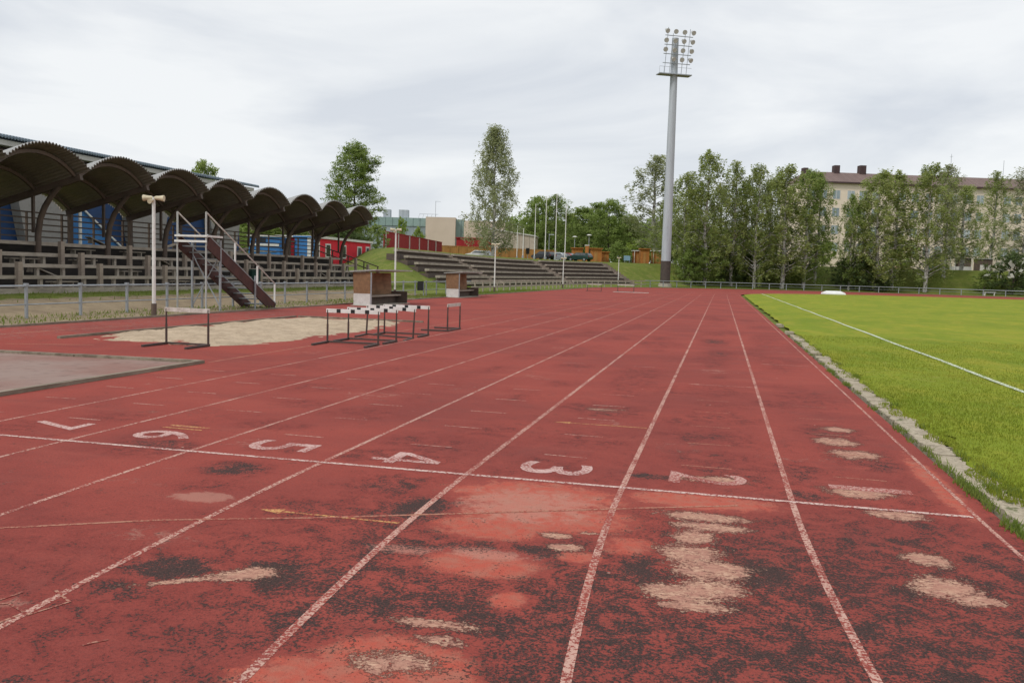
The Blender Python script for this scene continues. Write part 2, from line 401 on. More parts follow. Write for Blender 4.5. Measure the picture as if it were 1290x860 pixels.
# ------------------------------------------------------------------ ground shape
FX, FY, FR = 36.5, 104.0, 55.9         # centre and radius of the outer fence bend
def fdist(x, y):
    x = np.asarray(x, float); y = np.asarray(y, float)
    return np.where(y < FY, -19.4 - x, np.hypot(x-FX, y-FY) - FR)
def P(s, d):
    """point at running length s along the fence, d metres outside it"""
    if s <= FY: return (-19.4-d, s)
    a = (s-FY)/FR
    return (FX-(FR+d)*math.cos(a), FY+(FR+d)*math.sin(a))
def H(x, y):
    x = np.asarray(x, float); y = np.asarray(y, float); d = fdist(x, y)
    low = .02 + .36*ss(.3, 5.2, d) + 1.25*ss(9, 17, d)
    hb = 3.75 + .65*ss(-22, 20, x)
    bank = .02 + .06*ss(118, 150, y)*ss(-1.6, 1.2, d) + .14*ss(.5, 3.5, d) + (hb-.22)*ss(3.4, 14.0, d) + .016*np.clip(d-15, 0, 60)
    a = 61 + 1.7*np.maximum(0, d-9)
    w = ss(0, 1, (y-a)/12.0)
    h = low*(1-w) + bank*w
    return np.where(d < -1.75, -.10, np.where(d < -1.45, -.10+ (d+1.75)/.3*(h+.10), h))
def Hz(x, y): return float(H(x, y))

def lines(segs):
    out = []
    for a, b, st in segs: out += list(np.arange(a, b, st))
    return np.array(out+[segs[-1][1]])
gx = lines([(-700,-120,40),(-120,-60,3),(-60,-40,1.2),(-40,-26,.7),(-26,-17,.3),(-17,110,2.5),(110,700,40)])
gy = lines([(-60,10,4),(10,60,.8),(60,80,.7),(80,140,1.1),(140,200,.9),(200,280,5),(280,900,50)])
GX, GY = np.meshgrid(gx, gy)
gd = fdist(GX, GY); gz = H(GX, GY)
gz = np.where((gd > -1.75), gz + rng.normal(0, .018, gz.shape)*(gd > .5), gz)
earth = ss(-1.8,-1.5,gd)*(1-ss(3.2,4.6,gd))*(1-ss(44,60,GY))*.85 + .18*ss(-1.8,-1.2,gd)*(1-ss(1,3,gd))
earth += .55*np.exp(-((GX+34.5)**2/1.6+(GY-74)**2/40))
np_mesh('ground', np.stack([GX,GY,gz],-1).reshape(-1,3), grid_faces(len(gy), len(gx)), MT['terrain'], attrs={'earth': earth.ravel()}, smooth=True)['kind'] = 'structure'

# ------------------------------------------------------------------ running track
YF = 6.52; LW = 1.22; CB = 36.5; YB = 91.0
def curve(s, y):
    """s metres outside the inner edge; before the finish the lanes bend to the infield"""
    s = np.asarray(s, float); y = np.asarray(y, float)
    a = np.maximum(0, YF-y)/CB
    return np.where(y >= YF, -s, CB-(CB+s)*np.cos(a)), np.where(y >= YF, y, YF-(CB+s)*np.sin(a))
sx = lines([(-.14,7.2,.05),(7.2,17.6,.35)])
sy = lines([(-9,2.2,.5),(2.2,7.8,.04),(7.8,13,.08),(13,26,.3),(26,91,1.6)])
SX, SY = np.meshgrid(sx, sy)
TX, TY = curve(SX, SY)
AT = {k: np.zeros(SX.shape) for k in ('dark','bare','fresh','pale','grey')}
def blob(k, x, y, rx, ry, st=1.0, rot=0.0):
    c, s = math.cos(R(rot)), math.sin(R(rot)); dx, dy = TX-x, TY-y
    u = (dx*c+dy*s)/rx; v = (-dx*s+dy*c)/ry
    AT[k] = np.maximum(AT[k], st*np.exp(-.7*(u*u+v*v)**1.3))
AT['dark'] += .41*(1-ss(5.0,7.4,TY))*(1-ss(3.4,5.2,SX)) + .27*(1-ss(7,18,TY))*(1-ss(3.2,6,SX)) + .27*(1-ss(4.0,6.5,TY))*ss(4.0,5.2,SX) + .05*(1-ss(3.5,5,TY))*(1-ss(5,7,SX)) + .06*(1-ss(9,14,TY))*ss(5,7,SX)
for a in [(-1.84,5.90,.30,.10),(-1.78,5.66,.24,.09),(-1.88,5.42,.12,.16),(-1.90,5.08,.18,.17),(-1.78,4.82,.22,.16),(-1.92,4.40,.20,.12),(-1.76,4.52,.17,.15),(-1.84,4.24,.17,.07),
          (-.70,6.98,.24,.16),(-.54,6.40,.20,.11),(-.50,9.95,.16,.16),(-.60,9.18,.18,.22),(-.52,8.55,.20,.22),(-.55,5.40,.14,.12,1,-25),(-.58,4.92,.16,.17),(-.46,4.76,.14,.08),
          (-4.10,3.98,.17,.085,1,32),(-4.34,3.80,.20,.035,.9,35),(-2.70,5.16,.10,.06),(-2.60,4.95,.11,.07),(-2.98,3.67,.20,.05,.9),(-3.02,3.26,.16,.12,.8),(-2.88,3.5,.14,.06,.8),
          (-2.50,5.27,.08,.03,.8),(-3.05,10.3,.25,.16,.62),(-2.0,7.02,.12,.12,.6),(-1.75,7.03,.25,.12,.85)]: blob('bare', *a)
for a in [(-3.0,6.05,.62,.42),(-2.85,5.55,.58,.38),(-3.1,5.2,.4,.26),(-2.98,4.52,.34,.22),(-3.02,3.26,.34,.26),(-3.25,3.02,.34,.2),(-2.8,3.1,.2,.2),(-1.85,6.30,.52,.22),(-2.72,4.05,.10,.12),(-2.5,4.8,.14,.10),(-2.25,5.1,.2,.2,.8),
          (-.05,7.6,.10,1.2,.9)]: blob('fresh', *a)
for a in [(-5.15,5.25,.22,.14),(-3.5,4.62,.2,.08),(-3.0,5.8,.55,.5,.8),(-5.2,3.3,.5,.1,.7),(-4.9,4.4,.4,.25,.5),(-7.5,5,1.2,.8,.4),(-3.0,4.7,.35,.12,.8)]: blob('pale', *a)
for a in [(-3.66,5.45,.26,.42,1.05),(-4.05,5.95,.35,.26,.7),(-4.35,5.2,.55,.32,.55),(-2.70,4.85,.30,.16,.95),(-3.15,4.75,.35,.13,.8),(-2.15,4.72,.15,.42,.95),(-1.50,4.82,.26,.44,.95),(-1.62,5.6,.25,.25,.62),(-1.95,4.0,.5,.18,.75),
          (-1.05,4.15,.38,.28,.85),(-.82,4.75,.3,.4,.72),(-.25,5.35,.28,.22,.75),(-.62,5.75,.4,.15,.65),(-1.1,7.55,.22,.55,.6),(-.40,8.2,.38,.45,.62),(-.62,9.7,.38,.5,.62),(-.3,6.9,.25,.2,.6),(-1.12,6.75,.2,.3,.7),(-.45,6.15,.28,.16,.7),
          (-4.50,3.95,.28,.22,.95),(-3.95,4.05,.25,.28,.9),(-4.2,4.4,.55,.3,.55),(-4.6,3.6,.45,.18,.6),(-5.4,6.08,.30,.26,.82),(-5.3,5.55,.35,.2,.5),(-6.5,6.7,.42,.22,.68),(-6.45,6.4,.5,.3,.45),(-8.2,6.0,.35,.25,.5),(-8.3,7.0,.5,.35,.42),(-7.7,7.7,.5,.4,.42),(-6.2,7.9,.4,.35,.42),(-5.45,6.85,.3,.14,.55),
          (-4.05,6.2,.4,.16,.62),(-2.3,6.98,.24,.12,.9),(-1.6,7.3,.5,.4,.55),(-1.8,7.9,.55,.45,.5),(-1.85,8.9,.6,.5,.52),(-1.8,10.2,.5,.6,.48),(-3.0,8.3,.5,.5,.45),(-3.0,10.2,.5,.6,.55),(-2.34,12.2,.4,.3,.4),(-3.0,13.0,.5,.9,.42),(-1.8,12.8,.6,1,.42),(-.6,12.4,.5,1.1,.45),(-1.88,22.6,.35,1.0,.75),(-1.75,19.0,.35,.9,.62),(-1.8,26,.3,1.2,.5),(-3.1,21,.4,1.5,.42),(-.7,17,.4,1.5,.4),(-.65,24,.4,2,.42),
          (-4.45,2.6,.5,.18,.8),(-3.7,2.75,.3,.2,.7),(-2.5,3.2,.4,.25,.62),(-3.55,3.5,.3,.3,.7),(-3.4,4.1,.4,.3,.62),(-2.75,4.4,.3,.2,.6),(-.9,3.7,.4,.2,.6)]: blob('dark', *a)
_g = np.random.default_rng(21)
for _ in range(150):
    ln = _g.integers(0, 7); yy0 = 6.8+_g.random()**1.6*32
    blob('dark', -.61-1.22*ln+_g.normal(0,.22), yy0, _g.uniform(.18,.5), _g.uniform(.15,.35)*(1+yy0/12), _g.uniform(.30,.52)*(1 if ln < 4 else .85))
for _ in range(40):
    ln = _g.integers(0, 8); yy0 = 3+_g.random()**1.3*30
    blob('pale', -.61-1.22*ln+_g.normal(0,.25), yy0, _g.uniform(.2,.6), _g.uniform(.1,.3)*(1+yy0/12), _g.uniform(.3,.5))
AT['dark'] -= .62*AT['fresh']*(1-.4*AT['dark'])
for a in [(-13.0,8.0,3.4,3.6,.0)]: blob('grey', *a)
AT['grey'] = np.maximum(AT['grey'], .42*ss(14.6,15.4,SX)*(1-ss(26,36,TY)))
track = np_mesh('running_track', np.stack([TX,TY,np.zeros_like(TX)],-1).reshape(-1,3), grid_faces(len(sy), len(sx))[:,::-1], MT['track'], attrs={k: v.ravel() for k, v in AT.items()})
track['kind'] = 'structure'
# bend beyond the straight, out to the fence
ang = np.linspace(math.pi, -.5, 180); rr = np.linspace(0, 1, 26)
outer = []
for a in ang:
    dx, dy = math.cos(a), math.sin(a); lo, hi = 30., 120.
    for _ in range(40):
        mid = (lo+hi)/2
        if fdist(CB+mid*dx, YB+mid*dy) < -1.8: lo = mid
        else: hi = mid
    outer.append(min(lo, 95))
BX = np.array([[CB+(36.36+(o-36.36)*r)*math.cos(a) for r in rr] for a, o in zip(ang, outer)])
BY = np.array([[YB+(36.36+(o-36.36)*r)*math.sin(a) for r in rr] for a, o in zip(ang, outer)])
zb = np.zeros(BX.size)
np_mesh('track_bend', np.stack([BX.ravel(),BY.ravel(),zb],-1), grid_faces(len(ang), len(rr))[:,::-1], MT['track'], parent=track, attrs={k: zb for k in AT})

def ribbon(name, pts, w, z, mat, parent=track):
    pts = np.array(pts, float); d = np.gradient(pts, axis=0); d /= np.linalg.norm(d, axis=1)[:,None]
    nrm = np.stack([-d[:,1], d[:,0]], -1); a = pts+nrm*w/2; b = pts-nrm*w/2
    V = np.concatenate([np.c_[b, np.full(len(b), z)], np.c_[a, np.full(len(a), z)]]); n = len(pts)
    Fq = np.array([(i, i+1, n+i+1, n+i) for i in range(n-1)])
    return np_mesh(name, V, Fq, mat, parent=parent)
yy = np.r_[np.arange(-8, 6.5, .4), YF, np.arange(7, 91, 3), 91.0]
for k in range(0, 8):
    x, y = curve(np.full(len(yy), k*LW), yy)
    pts = list(zip(x, y))
    aa = np.linspace(math.pi, .2, 70)[1:]
    pts += [(CB+(CB+k*LW)*math.cos(a), YB+(CB+k*LW)*math.sin(a)) for a in aa]
    ribbon('lane_line', pts, [.030,.044,.044,.046,.042,.038,.038,.038][k], .0012, MT['line'])
ribbon('lane_line', [(-9.76, q) for q in np.arange(12.6, 86, 4)], .05, .0012, MT['faint'])
ribbon('finish_line', [(q, YF) for q in np.linspace(-8.6, -.03, 30)], .050, .0024, MT['finish'])
for lane in range(1, 9):
    xc = {1:-.62,2:-1.83,3:-3.05,4:-4.28,5:-5.53,6:-6.76,7:-7.94,8:-9.1}[lane]
    for j in range(5):
        if lane == 8 and j > 4: continue
        w = .40 if lane > 2 or j else .40
        yv = 7.50+1.035*j
        ribbon('lane_dash', [(xc-w/2+random.uniform(-.02,.02), yv), (xc+w/2, yv+random.uniform(-.02,.02))], .026, .0012, MT['line' if lane > 2 else 'faint'])
    if lane in (2,3,4): ribbon('lane_dash', [(xc-.2, 15.5), (xc+.2, 15.52)], .028, .0012, MT['line'])
def arrow(x0, x1, y, mat):
    V = [(x0,y,.0016),(x0+.17,y-.055,.0016),(x0+.17,y-.014,.0016),(x1,y-.014,.0016),(x1,y+.014,.0016),(x0+.17,y+.014,.0016),(x0+.17,y+.055,.0016)]
    MB().add(V, [(0,1,2,5,6),(2,3,4,5)]).build('arrow_mark', mat, track)
arrow(-3.46, -2.48, 9.21, MT['yellow']); arrow(-4.65, -3.68, 5.10, MT['yellow']); arrow(-2.21, -1.25, 13.35, MT['line']); arrow(-1.01, -.1, 17.2, MT['line'])
ribbon('yellow_dash', [(-6.96,7.52),(-6.53,7.50)], .05, .0016, MT['yellow']); ribbon('yellow_dash', [(-6.96,7.40),(-6.53,7.38)], .03, .0016, MT['yellow'])
ribbon('arc_mark', [(-6.6,3.95),(-5.84,4.24),(-5.09,4.68),(-4.21,5.04),(-3.29,5.48),(-2.29,5.96),(-1.6,6.28)], .030, .0018, MT['faint'])
# chalk sketch left of the worn lane
for a in [[(-5.15,3.18),(-4.9,3.30),(-4.72,3.22),(-4.66,3.40),(-4.82,3.50)],[(-5.1,3.02),(-5.0,3.2),(-4.95,3.44)],[(-4.78,3.06),(-4.76,3.2)],[(-5.2,3.3),(-4.98,3.34)],[(-4.28,3.02),(-4.22,3.1)]]:
    ribbon('chalk_scratch', a, .016, .0030, MT['chalk'])
dg = bpy.context.evaluated_depsgraph_get
for ch, x0, x1, ylo, yhi in [('2',-2.12,-1.52,6.83,7.25),('3',-3.33,-2.74,6.77,7.19),('4',-4.58,-3.98,6.70,7.13),('5',-5.79,-5.18,6.79,7.20),('6',-6.99,-6.42,6.86,7.25),('7',-8.22,-7.63,6.94,7.30),('1',-.90,-.30,7.06,7.20)]:
    if ch == '4':       # built from quads that only touch
        qs = [[(.62,0),(.80,0),(.80,.24),(.62,.24)],[(0,.24),(1,.24),(1,.40),(0,.40)],[(.62,.40),(.80,.40),(.80,1),(.62,1)],[(0,.40),(.22,.40),(.62,.78),(.62,1)]]
        b4 = MB()
        for q in qs: b4.add([(x0+v_*(x1-x0), yhi-u_*(yhi-ylo), .0014) for u_, v_ in q], [(0,1,2,3)])
        o = b4.build('lane_number', MT['digit'], track); o['label'] = 'white number 4 painted on the red lane'
        continue
    cu = bpy.data.curves.new('num', 'FONT'); cu.body = ch; cu.size = 1; cu.offset = .006; cu.fill_mode = 'FRONT'; cu.resolution_u = 4
    to = bpy.data.objects.new('num', cu); COL.objects.link(to)
    bpy.context.view_layer.update()
    me = bpy.data.meshes.new_from_object(to.evaluated_get(dg()))
    bpy.data.objects.remove(to); bpy.data.curves.remove(cu)
    co = np.zeros(len(me.vertices)*3, np.float32); me.vertices.foreach_get('co', co); co = co.reshape(-1,3)
    u = (co[:,0]-co[:,0].min())/np.ptp(co[:,0]); v = (co[:,1]-co[:,1].min())/np.ptp(co[:,1])
    co = np.stack([x0+v*(x1-x0), yhi-u*(yhi-ylo), np.full(len(u), .0014)], -1)
    me.vertices.foreach_set('co', co.astype(np.float32).ravel()); me.materials.clear(); me.materials.append(MT['digit' if ch not in '12' else 'digitworn']); me.update()
    o = bpy.data.objects.new('lane_number', me); COL.objects.link(o); o.parent = track
    o['label'] = 'white number %s painted on the red lane' % ch

# asphalt run-up pad with timber edging, sand pit
pad = MB().bbox((-15.6,-4,-.05),(-9.83,12.36,.006)).build('runup_pad', MT['asphalt']); pad['kind'] = 'structure'
e = MB()
e.bar((-9.79,-4,.012),(-9.79,6.3,.012),.09,.075); e.bar((-9.80,6.32,.014),(-9.78,12.44,.014),.09,.07); e.bar((-9.83,12.40,.013),(-12.0,12.30,.013),.09,.075); e.bar((-12.02,12.3,.011),(-15.6,12.16,.011),.09,.07)
e.build('timber_edging', MT['edging'])['kind'] = 'structure'
def in_poly(x, y, poly):
    inside = np.zeros(x.shape, bool); n = len(poly)
    for i in range(n):
        (x1,y1),(x2,y2) = poly[i], poly[(i+1)%n]
        c = ((y1 > y) != (y2 > y)) & (x < (x2-x1)*(y-y1)/(y2-y1+1e-9)+x1); inside ^= c
    return inside
pit = [(-14.3,15.1),(-14.6,19.0),(-14.6,23.6),(-13.4,24.9),(-11.2,25.0),(-10.62,23.5),(-10.55,18.4),(-11.0,15.6),(-12.6,15.15)]
px_ = np.arange(-15,-10.2,.12); py_ = np.arange(14.7,25.6,.12); PX, PY = np.meshgrid(px_, py_)
cxp, cyp = -12.55, 20.0
th = np.arctan2((PY-cyp)/5.0, (PX-cxp)/2.0); rad = np.hypot((PX-cxp)/2.0, (PY-cyp)/5.0)
edge = 1.0+.03*np.sin(5*th+1)+.025*np.sin(9*th)+.02*np.sin(17*th)
sq = (np.abs((PX-cxp)/2.03)**5+np.abs((PY-cyp)/5.05)**5)**.2
hz = .065*(1-ss(.75,1.05,sq/edge)) - .02 + rng.normal(0,.014,PX.shape)*(sq < 1) + .035*np.sin(PX*3.1+PY*.9)*np.sin(PY*2.3)*(sq<.95)
o = np_mesh('sand_pit', np.stack([PX,PY,hz],-1).reshape(-1,3), grid_faces(len(py_), len(px_)), MT['sand'], smooth=True); o['kind'] = 'structure'
ek = MB(); ek.bar((-14.65,15.0,.02),(-14.65,25.1,.02),.08,.06)
for y0 in (25.2,): ek.bar((-14.6,25.2,.02),(-10.5,25.2,.02),.10,.06)
ek.build('pit_edging', MT['edging'])['kind'] = 'structure'
MB().bbox((-12.0,85.5,-.02),(-8.6,86.3,.03)).build('takeoff_board', MT['oldwhite'])['kind'] = 'structure'
# worn pale line on the far apron
ribbon('apron_mark', [(-16.4,11),(-16.2,16.5),(-15.9,19)], .10, .0016, MT['faint']); ribbon('apron_mark', [(-14.6,13.6),(-13.2,14.2)], .07, .0016, MT['faint'])
# outer edge kerb
ek = MB(); prev = None
for s in list(np.arange(4,104,2.0))+list(np.arange(104,210,2.5)):
    q = P(s, -1.78)
    if prev: ek.bar((prev[0],prev[1],.0),(q[0],q[1],.0),.09,.10)
    prev = q
ek.build('track_edge_kerb', MT['edging'])['kind'] = 'structure'

# ------------------------------------------------------------------ grass pitch with its kerb
py = lines([(-20,5,1),(5,20,.25),(20,60,1),(60,126.4,1.2)])
def xl(y):
    r = 36.05; dy = np.where(y > YB, y-YB, np.where(y < YF, YF-y, 0.0))
    return CB-np.sqrt(np.maximum(r*r-dy*dy, .5))
fr = np.r_[np.linspace(0,.012,12)[:-1], np.linspace(.012,.08,16)[:-1], np.linspace(.08,1,40)]
QY = np.repeat(py[:,None], len(fr), 1); x0 = xl(QY)
wob = .05*np.sin(QY*2.1)+.04*np.sin(QY*5.3+1)+.03*np.sin(QY*11.7)
QX = x0+wob*(fr[None,:] < .002) + fr[None,:]*(2*CB-2*x0)
QZ = .022+.010*np.sin(QX*1.3)*np.sin(QY*.9)+rng.normal(0,.004,QX.shape); QZ[:,0] = -.02
np_mesh('grass_pitch', np.stack([QX,QY,QZ],-1).reshape(-1,3), grid_faces(len(py), len(fr)), MT['turf'], smooth=True)['kind'] = 'structure'
pitchpaint = NT('pitch_line_paint'); _v = pitchpaint.co('World')
_f = pitchpaint.step(pitchpaint.noise(_v, 14, 4, .75), .42, .66)
MTline = pitchpaint.out(pitchpaint.mix(_f, (.62,.66,.55), (.20,.26,.06)), .9, None, spec=.1)
tl = ribbon('touch_line', [(2.70+.02*math.sin(q*.7), q) for q in np.arange(-4,106,2.0)], .10, .033, MTline, None); tl['kind'] = 'structure'
ribbon('touch_line', [(2.7,105.9),(36,106.1),(70,106.1)], .10, .0335, MTline, tl)
ke = MB(); y = -6.0
while y < 92:
    L = random.uniform(.45,.95)
    gone = (y > 38) or (y > 27 and random.random() < .75) or (15 < y and random.random() < .25) or (7.2 < y < 7.7)
    if not gone:
        a, b = y+.012, y+L-.012
        o1 = random.uniform(-.02,.02)
        def cp(s, yv): 
            q = curve(np.array([s]), np.array([yv])); return float(q[0][0]), float(q[1][0])
        w0, w1 = -.21+o1, -.43+o1+random.uniform(-.05,.03)
        n = 7; poly = [cp(w0+random.uniform(-.02,.02), a+(b-a)*i/n) for i in range(n+1)]+[cp(w1+random.uniform(-.045,.045), b-(b-a)*i/n) for i in range(n+1)]
        ke.prism(poly[::-1] if False else [poly[i] for i in range(len(poly))], -.08, .012+random.uniform(-.006,.012))
    y += L
ko = ke.build('pitch_kerb', MT['kerb']); ko['kind'] = 'structure'
inner = MB()
def blades(name, X, Y, Z, hmin, hmax, mat, wid=.006, lean=.5):
    n = len(X); a = rng.uniform(0, 2*math.pi, n); h = rng.uniform(hmin, hmax, n); w = wid*rng.uniform(.7,1.4,n)
    la = rng.uniform(0, 2*math.pi, n); ll = h*rng.uniform(.1, lean, n)
    b0 = np.stack([X-np.cos(a)*w, Y-np.sin(a)*w, Z-.004], -1); b1 = np.stack([X+np.cos(a)*w, Y+np.sin(a)*w, Z-.004], -1)
    t = np.stack([X+np.cos(la)*ll, Y+np.sin(la)*ll, Z+h], -1)
    V = np.stack([b0,b1,t],1).reshape(-1,3); Fq = np.arange(3*n).reshape(-1,3)
    o = np_mesh(name, V, Fq, mat); o['kind'] = 'stuff'
    return tag(o, None, 'grass')
N = 130000
yy_ = 4.8+ (rng.random(N)**1.9)*22; xx_ = .36+.06*np.sin(yy_*3.1)+.05*np.sin(yy_*7.7)+.05*np.sin(yy_*1.3+2)+rng.random(N)**1.15*(yy_*.62)
xx_ = np.where(yy_ < YF, xx_+ (YF-yy_)**2/73, xx_)
o = blades('pitch_grass', xx_, yy_, np.full(N,.024), .014, .034, MT['blade'], .0055)
tag(o, 'short bright green grass blades of the pitch beside the kerb', 'grass')
# weeds along the kerb
wx, wy = [], []
for _ in range(300):
    yc = 4.8+random.random()**1.6*22
    if yc > 8.2 and random.random() < .72: continue
    xc = random.choice([.15,.17,.19,.46,.48,.5,.33]) + (max(0,YF-yc)**2/73)
    if .25 < xc < .45 and not (6.6 < yc < 8.3 or yc < 6): continue
    k = random.randint(15,60)
    wx += list(rng.normal(xc,.028,k)); wy += list(rng.normal(yc,.09,k))
wx = np.array(wx); wy = np.array(wy)
tag(blades('kerb_weeds', wx, wy, np.full(len(wx),.006), .015, .06, MT['weed'], .006, .8), 'tufts of weeds and grass growing along the broken concrete kerb', 'weeds')
# rough grass on the mound, under the fence and along the stand
rx, ry = [], []
for _ in range(30000):
    s = random.uniform(16, 80); d = random.choice([random.gauss(.1,.25), random.gauss(4.7,.6), random.uniform(3,14), random.gauss(-1.1,.25)])
    if s < 60 and d > 5.4: continue
    if s < 46 and random.random() < .72: continue
    if s > 69.5 and d > 4: continue
    q = P(s, d); rx.append(q[0]); ry.append(q[1])
rx = np.array(rx); ry = np.array(ry)
tag(blades('rough_grass', rx, ry, H(rx, ry), .03, .13, MT['weed'], .018, .7), 'rough tufts of grass on the strip and mound left of the track', 'grass')

# ------------------------------------------------------------------ outer fences
def fence_posts(par, ss_, h, r, mat, name='post'):
    base = None
    for s in ss_:
        q = P(s, 0); z = Hz(*q)
        if base is None:
            base = MB().tube([(0,0,-.2),(0,0,h)], r, 8).tube([(0,0,h-.06),(0,0,h+.015)], r*1.5, 8).build(name, mat, par, loc=(q[0],q[1],z))
        else:
            c = base.copy(); COL.objects.link(c); c.parent = par; c.location = (q[0],q[1],z)
def fence_rail(par, name, ss_, z, mat, r=None, wh=None, d=0):
    pts = [P(s, d) for s in ss_]; pts = [(q[0],q[1],Hz(*P(s,0))+z) for q, s in zip(pts, ss_)]
    b = MB()
    if r: b.tube(pts, r, 8)
    else:
        for a, c in zip(pts, pts[1:]): b.bar(a, c, *wh)
    return b.build(name, mat, par)
f1 = thing('pipe_fence', 'galvanised pipe fence with posts between the red track and the grandstand', 'fence')
fence_posts(f1, np.arange(15.4, 61, 2.0), .90, .045, MT['galv'])
fence_rail(f1, 'rail', np.arange(13.4, 62, 2.0), .84, MT['galv'], r=.03); fence_rail(f1, 'rail', np.arange(13.4, 62, 2.0), .36, MT['galv'], r=.018)
f2 = thing('rail_fence', 'weathered double rail fence in front of the open concrete terrace', 'fence')
fence_posts(f2, np.arange(62.4, 131, 2.2), .92, .06, MT['timber'])
fence_rail(f2, 'rail', np.arange(61.3, 132, 2.2), .88, MT['timber'], wh=(.05,.16), d=-.07); fence_rail(f2, 'rail', np.arange(61.3, 132, 2.2), .42, MT['timber'], wh=(.05,.15), d=-.07)
f3 = thing('bend_fence', 'pale single rail fence curving around the far end below the birches', 'fence')
fence_posts(f3, np.arange(133, 236, 3.3), .95, .07, MT['galv'])
fence_rail(f3, 'rail', np.arange(131.6, 238, 3.3), .95, MT['galv'], r=.06); fence_rail(f3, 'rail', np.arange(131.6, 238, 3.3), .5, MT['galv'], r=.02)

# ------------------------------------------------------------------ covered stand
st = thing('grandstand', 'open timber grandstand under a row of dark barrel vault roofs left of the track', 'grandstand', (-25,29.5,0))
def sb(): return MB()
BAY = 4.05; K0, K1 = -3, 7
yk = lambda k: BAY*k
Y0, Y1 = yk(K0)-.2, yk(K1)+.35
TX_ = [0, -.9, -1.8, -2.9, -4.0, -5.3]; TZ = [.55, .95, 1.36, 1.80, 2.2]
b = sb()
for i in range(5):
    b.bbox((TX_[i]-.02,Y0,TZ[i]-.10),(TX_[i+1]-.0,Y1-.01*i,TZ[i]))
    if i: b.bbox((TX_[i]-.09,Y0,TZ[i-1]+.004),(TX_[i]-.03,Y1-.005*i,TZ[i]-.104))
b.build('seating_steps', MT['shadetimber'], st)
for n, (za, zb_, xo) in enumerate([(.30,.56,.0),(.06,.29,-.02)]):
    b = sb(); y = Y0
    while y < Y1-.1:
        L = min(random.uniform(3,5), Y1-y); b.bbox((xo,y+.004,za),(xo+.06,y+L-.004,zb_+random.uniform(-.012,.012))); y += L
    b.build('front_board', MT['timber'], st)
for i in range(4):
    b = sb(); y = Y0; z = TZ[i]+.38
    while y < Y1-.3:
        L = min(BAY, Y1-y); b.bbox((TX_[i]-.16,y+.005,z-.065+random.uniform(-.012,.012)),(TX_[i]-.095,y+L-.005,z+.065)); y += L
    b.build('tier_rail', MT['timber'], st)
tall = sb().box((0,0,.45),(.15,.19,1.0)).build('tall_post', MT['post'], st); tall.parent = st
short = sb().box((0,0,.17),(.11,.13,.42)).build('short_post', MT['timber'], st)
first = [True, True]
for k in range(K0, K1+1):
    for i in range(3):
        o = tall if first[0] else tall.copy()
        if not first[0]: COL.objects.link(o); o.parent = st
        first[0] = False; o.location = (TX_[i]+(-.012 if i else -.085), yk(k)-.12, TZ[i]-.04); o.rotation_euler = (random.uniform(-.015,.015), random.uniform(-.02,.02), 0)
        if k == K1: continue
        for q in (1,2,3):
            o = short if first[1] else short.copy()
            if not first[1]: COL.objects.link(o); o.parent = st
            first[1] = False; o.location = (TX_[i]-.225, yk(k)+BAY*(q/4)+random.uniform(-.2,.2), TZ[i]+.02)
# loose bench planks left on the tiers, some askew
bench = None
for i in range(5):
    for k in range(K0, K1):
        if random.random() < .2: continue
        if bench is None:
            bench = sb().bbox((-.15,-.7,.19),(.15,.7,.235)).bbox((-.12,-.5,0),(.10,-.44,.19)).bbox((-.12,.44,0),(.10,.5,.19)).build('bench', MT['timber'], st); o = bench
        else:
            o = bench.copy(); COL.objects.link(o); o.parent = st
        o.location = (TX_[i]-.42, yk(k)+random.uniform(.7,3.3), TZ[i]); o.rotation_euler = (random.choice([0,0,0,.25,-.3]), 0, random.uniform(-.06,.06))
# back railing
bp0 = sb().bbox((-5.2,-.035,2.2),(-5.12,.035,3.5)).build('railing_post', MT['brown'], st)
for i, k in enumerate(np.arange(Y0, Y1, 2.025)):
    o = bp0 if i == 0 else bp0.copy()
    if i: COL.objects.link(o); o.parent = st
    o.location = (0, k, 0)
for z in (2.5,2.76,3.02,3.28,3.52):
    sb().bbox((-5.11,Y0,z-.03),(-5.07,Y1,z+.03)).build('back_rail', MT['brown'], st)
# frames
vz = lambda x: 4.83+.277*(x+1.2)     # valley line of the roof at local x
fr_b = sb(); fr_b.bar((-5.05,0,vz(-5.05)-.14),(-.98,0,vz(-.98)-.13),.16,.24)
fr_p = sb(); fr_p.tube([(-3.0,0,.6),(-3.0,0,1.6),(-2.98,0,2.5),(-2.88,0,3.1),(-2.66,0,3.6),(-2.33,0,4.05),(-1.95,0,4.42)], [.125,.125,.12,.118,.112,.105,.10], 10)
fr_v = sb(); fr_v.bbox((-3.24,-.05,2.6),(-3.14,.05,vz(-3.2)-.2))
fr_r = sb(); fr_r.bbox((-4.96,-.10,2.0),(-4.80,.08,vz(-4.9)-.22))
protos = [(fr_b,'roof_beam'),(fr_p,'curved_post'),(fr_v,'strut'),(fr_r,'rear_post')]
po = [mb.build(nm, MT['brown'], st, smooth=(nm=='curved_post')) for mb, nm in protos]
for k in range(K0, K1+1):
    for q in po:
        o = q if k == K0 else q.copy()
        if k != K0: COL.objects.link(o); o.parent = st
        o.location = (0, yk(k), 0)
